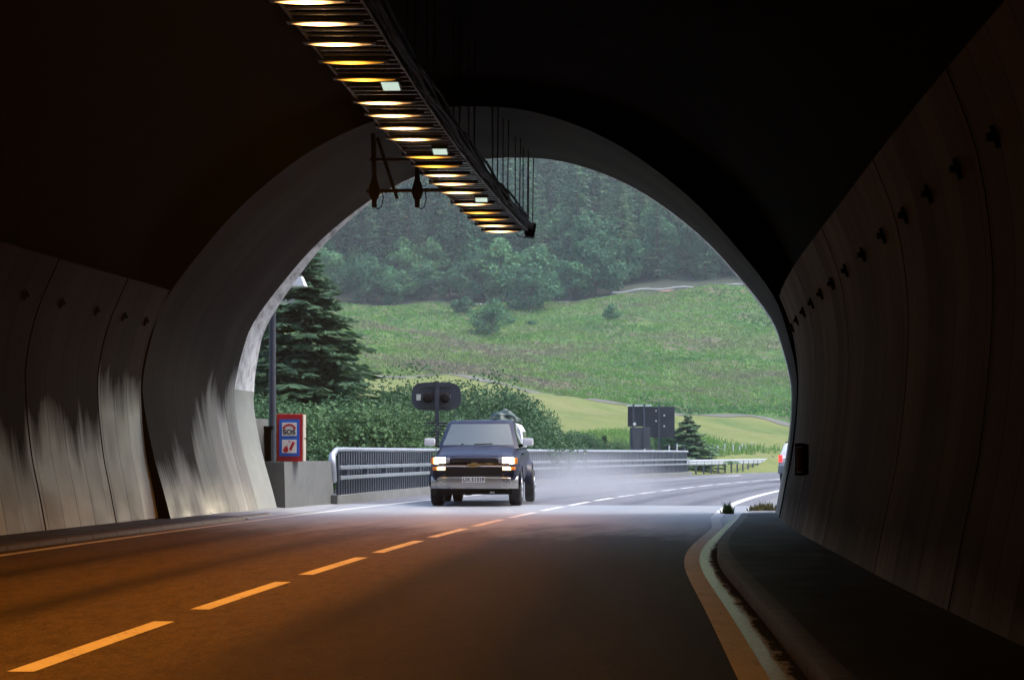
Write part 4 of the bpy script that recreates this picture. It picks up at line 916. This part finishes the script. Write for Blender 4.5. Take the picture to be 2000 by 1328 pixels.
MB().box((0, 3.0, .42), (1.3, 5.0, .14)).box((0, .95, .36), (.5, .4, .16)).box((-.2, 1.1, .28), (.12, .3, .1)).tube([(-.78, .98, .40), (.78, .98, .40)], .05).tube([(-.78, 4.62, .40), (.78, 4.62, .40)], .06).lathe([(.05, -.15), (.16, -.08), (.16, .08), (.05, .15)], (0, 4.62, .40), 'Y', 14).build('chassis', M['black'], pk)
# hood bulge panel line
MB().loft([[(x, y, z) for x, z in ((-.74, z0), (-.5, z0 + .045), (0, z0 + .055), (.5, z0 + .045), (.74, z0), (0, z0 - .05))] for y, z0 in ((.2, 1.10), (.35, 1.155), (.8, 1.235), (1.28, 1.325))]).build('bonnet', paint_b, pk, smooth=60)
# cab
bz, tz = 1.35, 1.93
cabs = MB(); 
def ring(z, yf, yr, hw_, rnd=.12): return [(-hw_, yf + rnd, z), (-hw_ + rnd * 1.1, yf + .035, z), (-.4, yf - .01, z), (0, yf - .03, z), (.4, yf - .01, z), (hw_ - rnd * 1.1, yf + .035, z), (hw_, yf + rnd, z), (hw_, yr, z), (hw_ - .1, yr + .03, z), (-hw_ + .1, yr + .03, z), (-hw_, yr, z)]
cabs.loft([ring(bz - .04, 1.26, 3.22, .945), ring(bz + .02, 1.32, 3.2, .93), ring(tz - .02, 1.98, 3.08, .775), ring(tz + .035, 2.08, 3.02, .73), ring(tz + .06, 2.3, 2.95, .6)])
cabs.build('cab', paint_b, pk, smooth=40)
def lerp3(a, b, t_): return tuple(a[i] + (b[i] - a[i]) * t_ for i in range(3))
lo_, hi_ = ring(bz + .02, 1.32, 3.2, .93), ring(tz - .02, 1.98, 3.08, .775)
ws = MB(); vs = []; nrm = Vector((0, -.66, .62)).normalized() * .012
K = 6
for j in range(K + 1):
    tt = .02 + .93 * j / K
    for i in range(1, 6):
        q = Vector(lerp3(lo_[i], hi_[i], tt)); 
        if i in (1, 5): q.x *= 1.05; q.y += .02
        vs.append(q + nrm)
ws.add(vs, [(j * 5 + i, j * 5 + i + 1, (j + 1) * 5 + i + 1, (j + 1) * 5 + i) for j in range(K) for i in range(4)])
ws.build('windscreen', glassm, pk, smooth=60)
for sg in (-1, 1):
    def sp(y, z):
        t_ = (z - (bz + .02)) / (tz - bz - .04); return (sg * (.93 + (.775 - .93) * t_ + .012), y, z)
    for nm, q in (('side_window', [(1.62, 1.42), (2.35, 1.42), (2.35, 1.86), (2.1, 1.86)]), ('side_window', [(2.43, 1.42), (3.08, 1.42), (3.02, 1.86), (2.43, 1.86)])):
        MB().add([sp(*a) for a in q], [(0, 1, 2, 3)]).build(nm, darkglass, pk)
    m_ = empty('mirror', (sg * 1.15, 1.52, 1.46)); m_.parent = pk
    MB().box((0, 0, 0), (.25, .11, .18), bev=.04).build('mirror_shell', plain('silver_white', (.88, .9, .93), .3, var=.03), m_, smooth=50); MB().tube([(-sg * .1, .02, -.06), (-sg * .24, .04, -.10)], .035).build('mirror_arm', M['black'], m_)
    MB().box((sg * 1.0, 2.05, 1.18), (.03, .16, .035)).build('door_handle', M['black'], pk)
    # fender flare (dual rear wheels)
    fl_ = [(sg * (1.0 + .15 * math.sin(math.pi * min(1, max(0, (a + .15) / 1.3)) * 1)), 4.62 - math.cos(math.pi * a) * .56, .45 + math.sin(math.pi * a) * .52) for a in np.linspace(0, 1, 12)]
    fm_ = MB(); fm_.loft([[(sg * .97, y, z), (sg * 1.09, y, z - .015), (sg * 1.11, y, z + .02), (sg * 1.07, y, z + .04), (sg * .97, y, z + .09)] for _, y, z in fl_]); fm_.build('fender_flare', paint_b, pk, smooth=50)
    # front wheel lip
    MB().loft([[(sg * .99, y, z), (sg * 1.045, y, z), (sg * 1.045, y, z + .05), (sg * .99, y, z + .06)] for y, z in [(.98 - math.cos(math.pi * a) * .5, .45 + math.sin(math.pi * a) * .47) for a in np.linspace(0.02, .98, 12)]]).build('wheel_arch', paint_b, pk, smooth=50)
    # lights
    MB().box((sg * .77, .10, 1.03), (.25, .1, .155), bev=.03).build('headlight', hl_m, pk, smooth=40); MB().box((sg * .60, .105, 1.03), (.10, .09, .13), bev=.02).build('lamp_lens', hl_dim, pk)
    MB().box((sg * .93, .15, 1.03), (.07, .12, .14), bev=.02, rz=sg * .5).build('corner_lens', ol_m, pk)
    MB().box((sg * .74, .09, .855), (.19, .1, .075), bev=.02).build('turn_lamp', tl_m, pk, smooth=40); MB().box((sg * .885, .125, .855), (.10, .1, .075), bev=.02, rz=sg * .35).build('side_marker', ol_m, pk); MB().box((sg * .585, .10, .855), (.12, .08, .07), bev=.02).build('lamp_lens', hl_dim, pk)
    sp_ = bpy.data.lights.new('headlight_beam', 'SPOT'); sp_.energy = 90; sp_.spot_size = R(44); sp_.spot_blend = .8; sp_.color = (1, .86, .62); sp_.shadow_soft_size = .08
    so_ = bpy.data.objects.new('headlight_beam', sp_); COL.objects.link(so_); so_.parent = pk; so_.location = (sg * .77, -.06, 1.0); so_.rotation_euler = Vector((0.62, 1, .085)).to_track_quat('Z', 'Y').to_euler()
    # bumper corner, wheels
    wheel(pk, sg * .90, .98, .405, .29, sg)
    wheel(pk, sg * 1.05, 4.62, .40, .23, sg); wheel(pk, sg * .76, 4.62, .40, .23, sg, rim=False)
    MB().tube([(sg * .1 - .25 - (.03 if sg < 0 else -.07), 1.20, 1.405), (sg * .1 - .0 + sg * .24, 1.27, 1.42)], .012, 6).build('wiper', M['black'], pk)
MB().box((0, .07, 1.045), (1.03, .06, .09)).build('upper_grille', grille, pk)
MB().box((0, .05, .935), (1.62, .06, .085), bev=.02).build('grille_bar', chrome, pk, smooth=40)
lg = MB().box((0, .075, .80), (1.3, .06, .17))
for i in range(5): lg.box((0, .04, .735 + i * .034), (1.26, .02, .008))
lg.build('lower_grille', grille, pk)
bt = [(-.17, -.02), (-.135, .033), (-.05, .033), (-.05, .055), (.085, .055), (.075, .033), (.17, .033), (.135, -.02), (.05, -.02), (.05, -.045), (-.085, -.045), (-.07, -.02)]
MB().prism([(x, z + .93) for x, z in bt], -.0, .02).build('emblem', plain('gold_emblem', (.48, .34, .12), .3, metal=.8), pk)
MB().prism([(x * 1.12, z * 1.2 + .93) for x, z in bt], .004, .018).build('emblem_edge', chrome, pk)
def bump_sec(x, yf): return [(x, yf + .02, .40), (x, yf - .02, .45), (x, yf - .035, .55), (x, yf - .03, .64), (x, yf + .01, .675), (x, yf + .12, .68), (x, yf + .12, .40)]
MB().loft([bump_sec(x, .0 + .26 * (abs(x) / 1.0) ** 4) for x in np.linspace(-.99, .99, 17)]).build('bumper', silver, pk, smooth=40)
MB().loft([[(x, y_ + .03, .67), (x, y_ + .0, .69), (x, y_ + .02, .76), (x, y_ + .1, .785), (x, y_ + .2, .7)] for x in np.linspace(-.985, .985, 17) for y_ in [.04 + .22 * (abs(x)) ** 4]]).build('bumper_top', plain('bumper_pad', (.035, .036, .045), .35), pk, smooth=40)
MB().loft([[(x, y_, .27), (x, y_ - .02, .41), (x, y_ + .1, .42), (x, y_ + .1, .27)] for x in np.linspace(-.86, .86, 13) for y_ in [.08 + .2 * (abs(x)) ** 4]]).box((.42, .06, .38), (.16, .06, .04)).build('valance', M['black'], pk, smooth=40)
MB().box((0, -.045, .605), (.52, .012, .125), bev=.004).build('number_plate', white, pk)
text('UX 51319', .118, M['black'], pk, (0, -.0535, .603), bold=.002, sx=.98)
MB().box((.42, -.02, .32), (.1, .05, .04)).tube([(.3, .3, .3), (.5, .1, .33)], .02).build('tow_hook', M['galv'], pk)
# white canopy over the bed
def cs2(y, k_): return [(x * k_, y, z) for x, z in ((-.93, 1.36), (-.94, 1.5), (-.9, 1.75), (-.8, 1.92), (-.55, 1.99), (0, 2.02), (.55, 1.99), (.8, 1.92), (.9, 1.75), (.94, 1.5), (.93, 1.36))]
MB().loft([cs2(3.32, .97), cs2(3.4, 1), cs2(5.5, 1), cs2(5.65, .96)]).build('canopy', plain('white_fibreglass', (.72, .75, .8), .3, var=.05), pk, smooth=40)
for sg in (-1, 1): MB().add([(sg * .952, 3.6, 1.5), (sg * .952, 5.3, 1.5), (sg * .912, 5.25, 1.74), (sg * .912, 3.7, 1.74)], [(0, 1, 2, 3)]).build('canopy_window', darkglass, pk)
MB().tube([(0.0, 1.9, 1.82), (0.0, 1.9, 1.72)], .012).box((0, 1.88, 1.8), (.2, .03, .06)).build('rear_mirror', M['black'], pk)
pk.rotation_euler = (0, 0, TR)
# folded green bundle tied on the roof of the canopy
bq = Matrix.Translation(tk_loc) @ Matrix.Rotation(TR, 4, 'Z') @ Vector((.42, 4.3, 2.0)); bn = empty('tarp_bundle', bq); tag(bn, 'dark green tarpaulin bundle lying on top of the pickup', 'bundle')
bm = bmesh.new(); bmesh.ops.create_icosphere(bm, subdivisions=4, radius=1)
for v_ in bm.verts:
    c_ = v_.co; k_ = 1 + .14 * math.sin(c_.x * 7 + c_.y * 3) + .1 * math.sin(c_.y * 11 + c_.z * 5); v_.co = Vector((c_.x * .38 * k_, c_.y * .5 * k_, max(-.02, c_.z) * .27 * k_ * (1 - .45 * abs(c_.x))))
me = bpy.data.meshes.new('cloth'); bm.to_mesh(me); bm.free(); link('cloth', me, bn, (plain('green_tarp', (.03, .055, .045), .45, var=.4, scale=5),), 70)
MB().tube([(-.38, 0, .0), (-.15, -.1, .2), (.02, -.1, .29), (.2, -.05, .2), (.4, 0, .0)], .014, 6).tube([(-.3, .1, 0), (-.02, .1, .27), (.34, .15, 0)], .012, 6).build('strap', plain('pale_strap', (.25, .33, .32), .5), bn)

# ---- white SUV driving away (rear towards us)
sp0 = G(1562, 941, 0); suv = empty('suv', (11.93, 75.8, 0)); tag(suv, 'white SUV with grey lower body driving away, half hidden by the tunnel wall', 'car')
whp = plain('white_paint', (.72, .73, .75), .25, var=.03, coat=.5); grp = plain('grey_cladding', (.16, .17, .19), .5)
sb = MB().loft([sect(0.0, .86, .6, .95, 1.0, .02), sect(.08, .9, .56, 1.0, 1.06, .02), sect(.5, .92, .5, 1.02, 1.08, .0), sect(3.2, .92, .5, 1.0, 1.06, 0), sect(4.3, .9, .5, .92, 1.0, .02), sect(4.5, .84, .55, .85, .9, .02)]).build('body', whp)
boolean(sb, [cyl(sx, sy2, .36, .42, .5) for sx in (.9, -.9) for sy2 in (.9, 3.6)]); sb.parent = suv
for p in sb.data.polygons: p.use_smooth = True
sb.data.set_sharp_from_angle(angle=R(32))
def rs(z, yf, yr, hw_): return [(-hw_, yf + .08, z), (-hw_ + .1, yf, z), (hw_ - .1, yf, z), (hw_, yf + .08, z), (hw_, yr - .1, z), (hw_ - .1, yr, z), (-hw_ + .1, yr, z), (-hw_, yr - .1, z)]
MB().loft([rs(1.02, .06, 3.4, .87), rs(1.56, .32, 2.6, .70), rs(1.62, .42, 2.45, .62)]).build('cabin', whp, suv, smooth=40)
MB().add([(-.70, .115, 1.10), (.70, .115, 1.10), (.62, .30, 1.5), (-.62, .30, 1.5)], [(0, 1, 2, 3)]).build('rear_window', darkglass, suv)
MB().box((0, .03, .52), (1.78, .22, .34), bev=.05).build('rear_bumper', grp, suv, smooth=40); MB().box((0, -.0, .82), (.52, .02, .12)).build('number_plate', white, suv)
for sg in (-1, 1):
    MB().box((sg * .80, .02, .98), (.16, .1, .30), bev=.03).build('tail_light', emit('tail_lamp_lit', (1, .06, .05), .5, (.5, .02, .02)), suv, smooth=40)
    MB().tube([(sg * .64, .5, 1.64), (sg * .64, .6, 1.67), (sg * .64, 2.3, 1.67), (sg * .64, 2.4, 1.63)], .022).build('roof_rail', M['black'], suv)
    MB().box((sg * .92, 2.2, .48), (.05, 2.0, .2), bev=.02).build('sill_cladding', grp, suv)
    q = [(.6, 1.1), (2.9, 1.1), (2.45, 1.5), (.62, 1.5)]; MB().add([(sg * (.875 - (z - 1.02) / .54 * .17 + .008), y, z) for y, z in q], [(0, 1, 2, 3)]).build('side_window', darkglass, suv)
    for y_ in (.9, 3.6): wheel(suv, sg * .8, y_, .34, .22, sg)
    MB().box((sg * .98, 2.75, 1.12), (.16, .1, .12), bev=.03).build('mirror', whp, suv)
suv.rotation_euler = (0, 0, -math.atan(.29))

# ------------------------------------------------------------------ haze and road spray
def vol(name, dens, col=(.8, .85, .92), aniso=.2):
    m_ = NT(name); m_.t.nodes.remove(m_.b); pv = m_.n('ShaderNodeVolumePrincipled'); pv.inputs['Color'].default_value = (*col, 1); pv.inputs['Anisotropy'].default_value = aniso
    pv.inputs['Density'].default_value = dens; m_.l(pv.outputs[0], m_.o.inputs['Volume']); return m_, pv
hz, _ = vol('haze_air', .0005, (.80, .92, .95))
o = MB().box((20, 445, 195), (1900, 1030, 402)).build('haze', hz.m); tag(o, 'thin damp haze filling the valley air', kind='stuff')
sm, pv = vol('spray', 0.0, (.88, .91, .95), .3)
cv = sm.coord('Object'); nz = sm.noise(cv, .9, 4, .6); x, y, z = sm.sep(cv)
fall = sm.math('MULTIPLY', sm.math('SUBTRACT', 1.0, sm.math('DIVIDE', z, 1.35), clamp=True), sm.ramp(nz, [(.35, 0.0), (.7, 1.0)]))
ex = sm.math('SUBTRACT', 1.0, sm.math('DIVIDE', sm.math('ABSOLUTE', x), 2.6), clamp=True); ey = sm.math('SUBTRACT', 1.0, sm.math('DIVIDE', sm.math('ABSOLUTE', y), 9.0), clamp=True)
dn = sm.math('MULTIPLY', sm.math('MULTIPLY', fall, ex), sm.math('MULTIPLY', ey, .8)); sm.l(dn, pv.inputs['Density'])
o = MB().box((0, 0, 1.0), (5.2, 18, 2.0)).build('spray', sm.m); o.location = fr(52.5, -1.6, .01); o.rotation_euler = (0, 0, -.2); tag(o, 'white spray thrown up behind the pickup', kind='stuff')
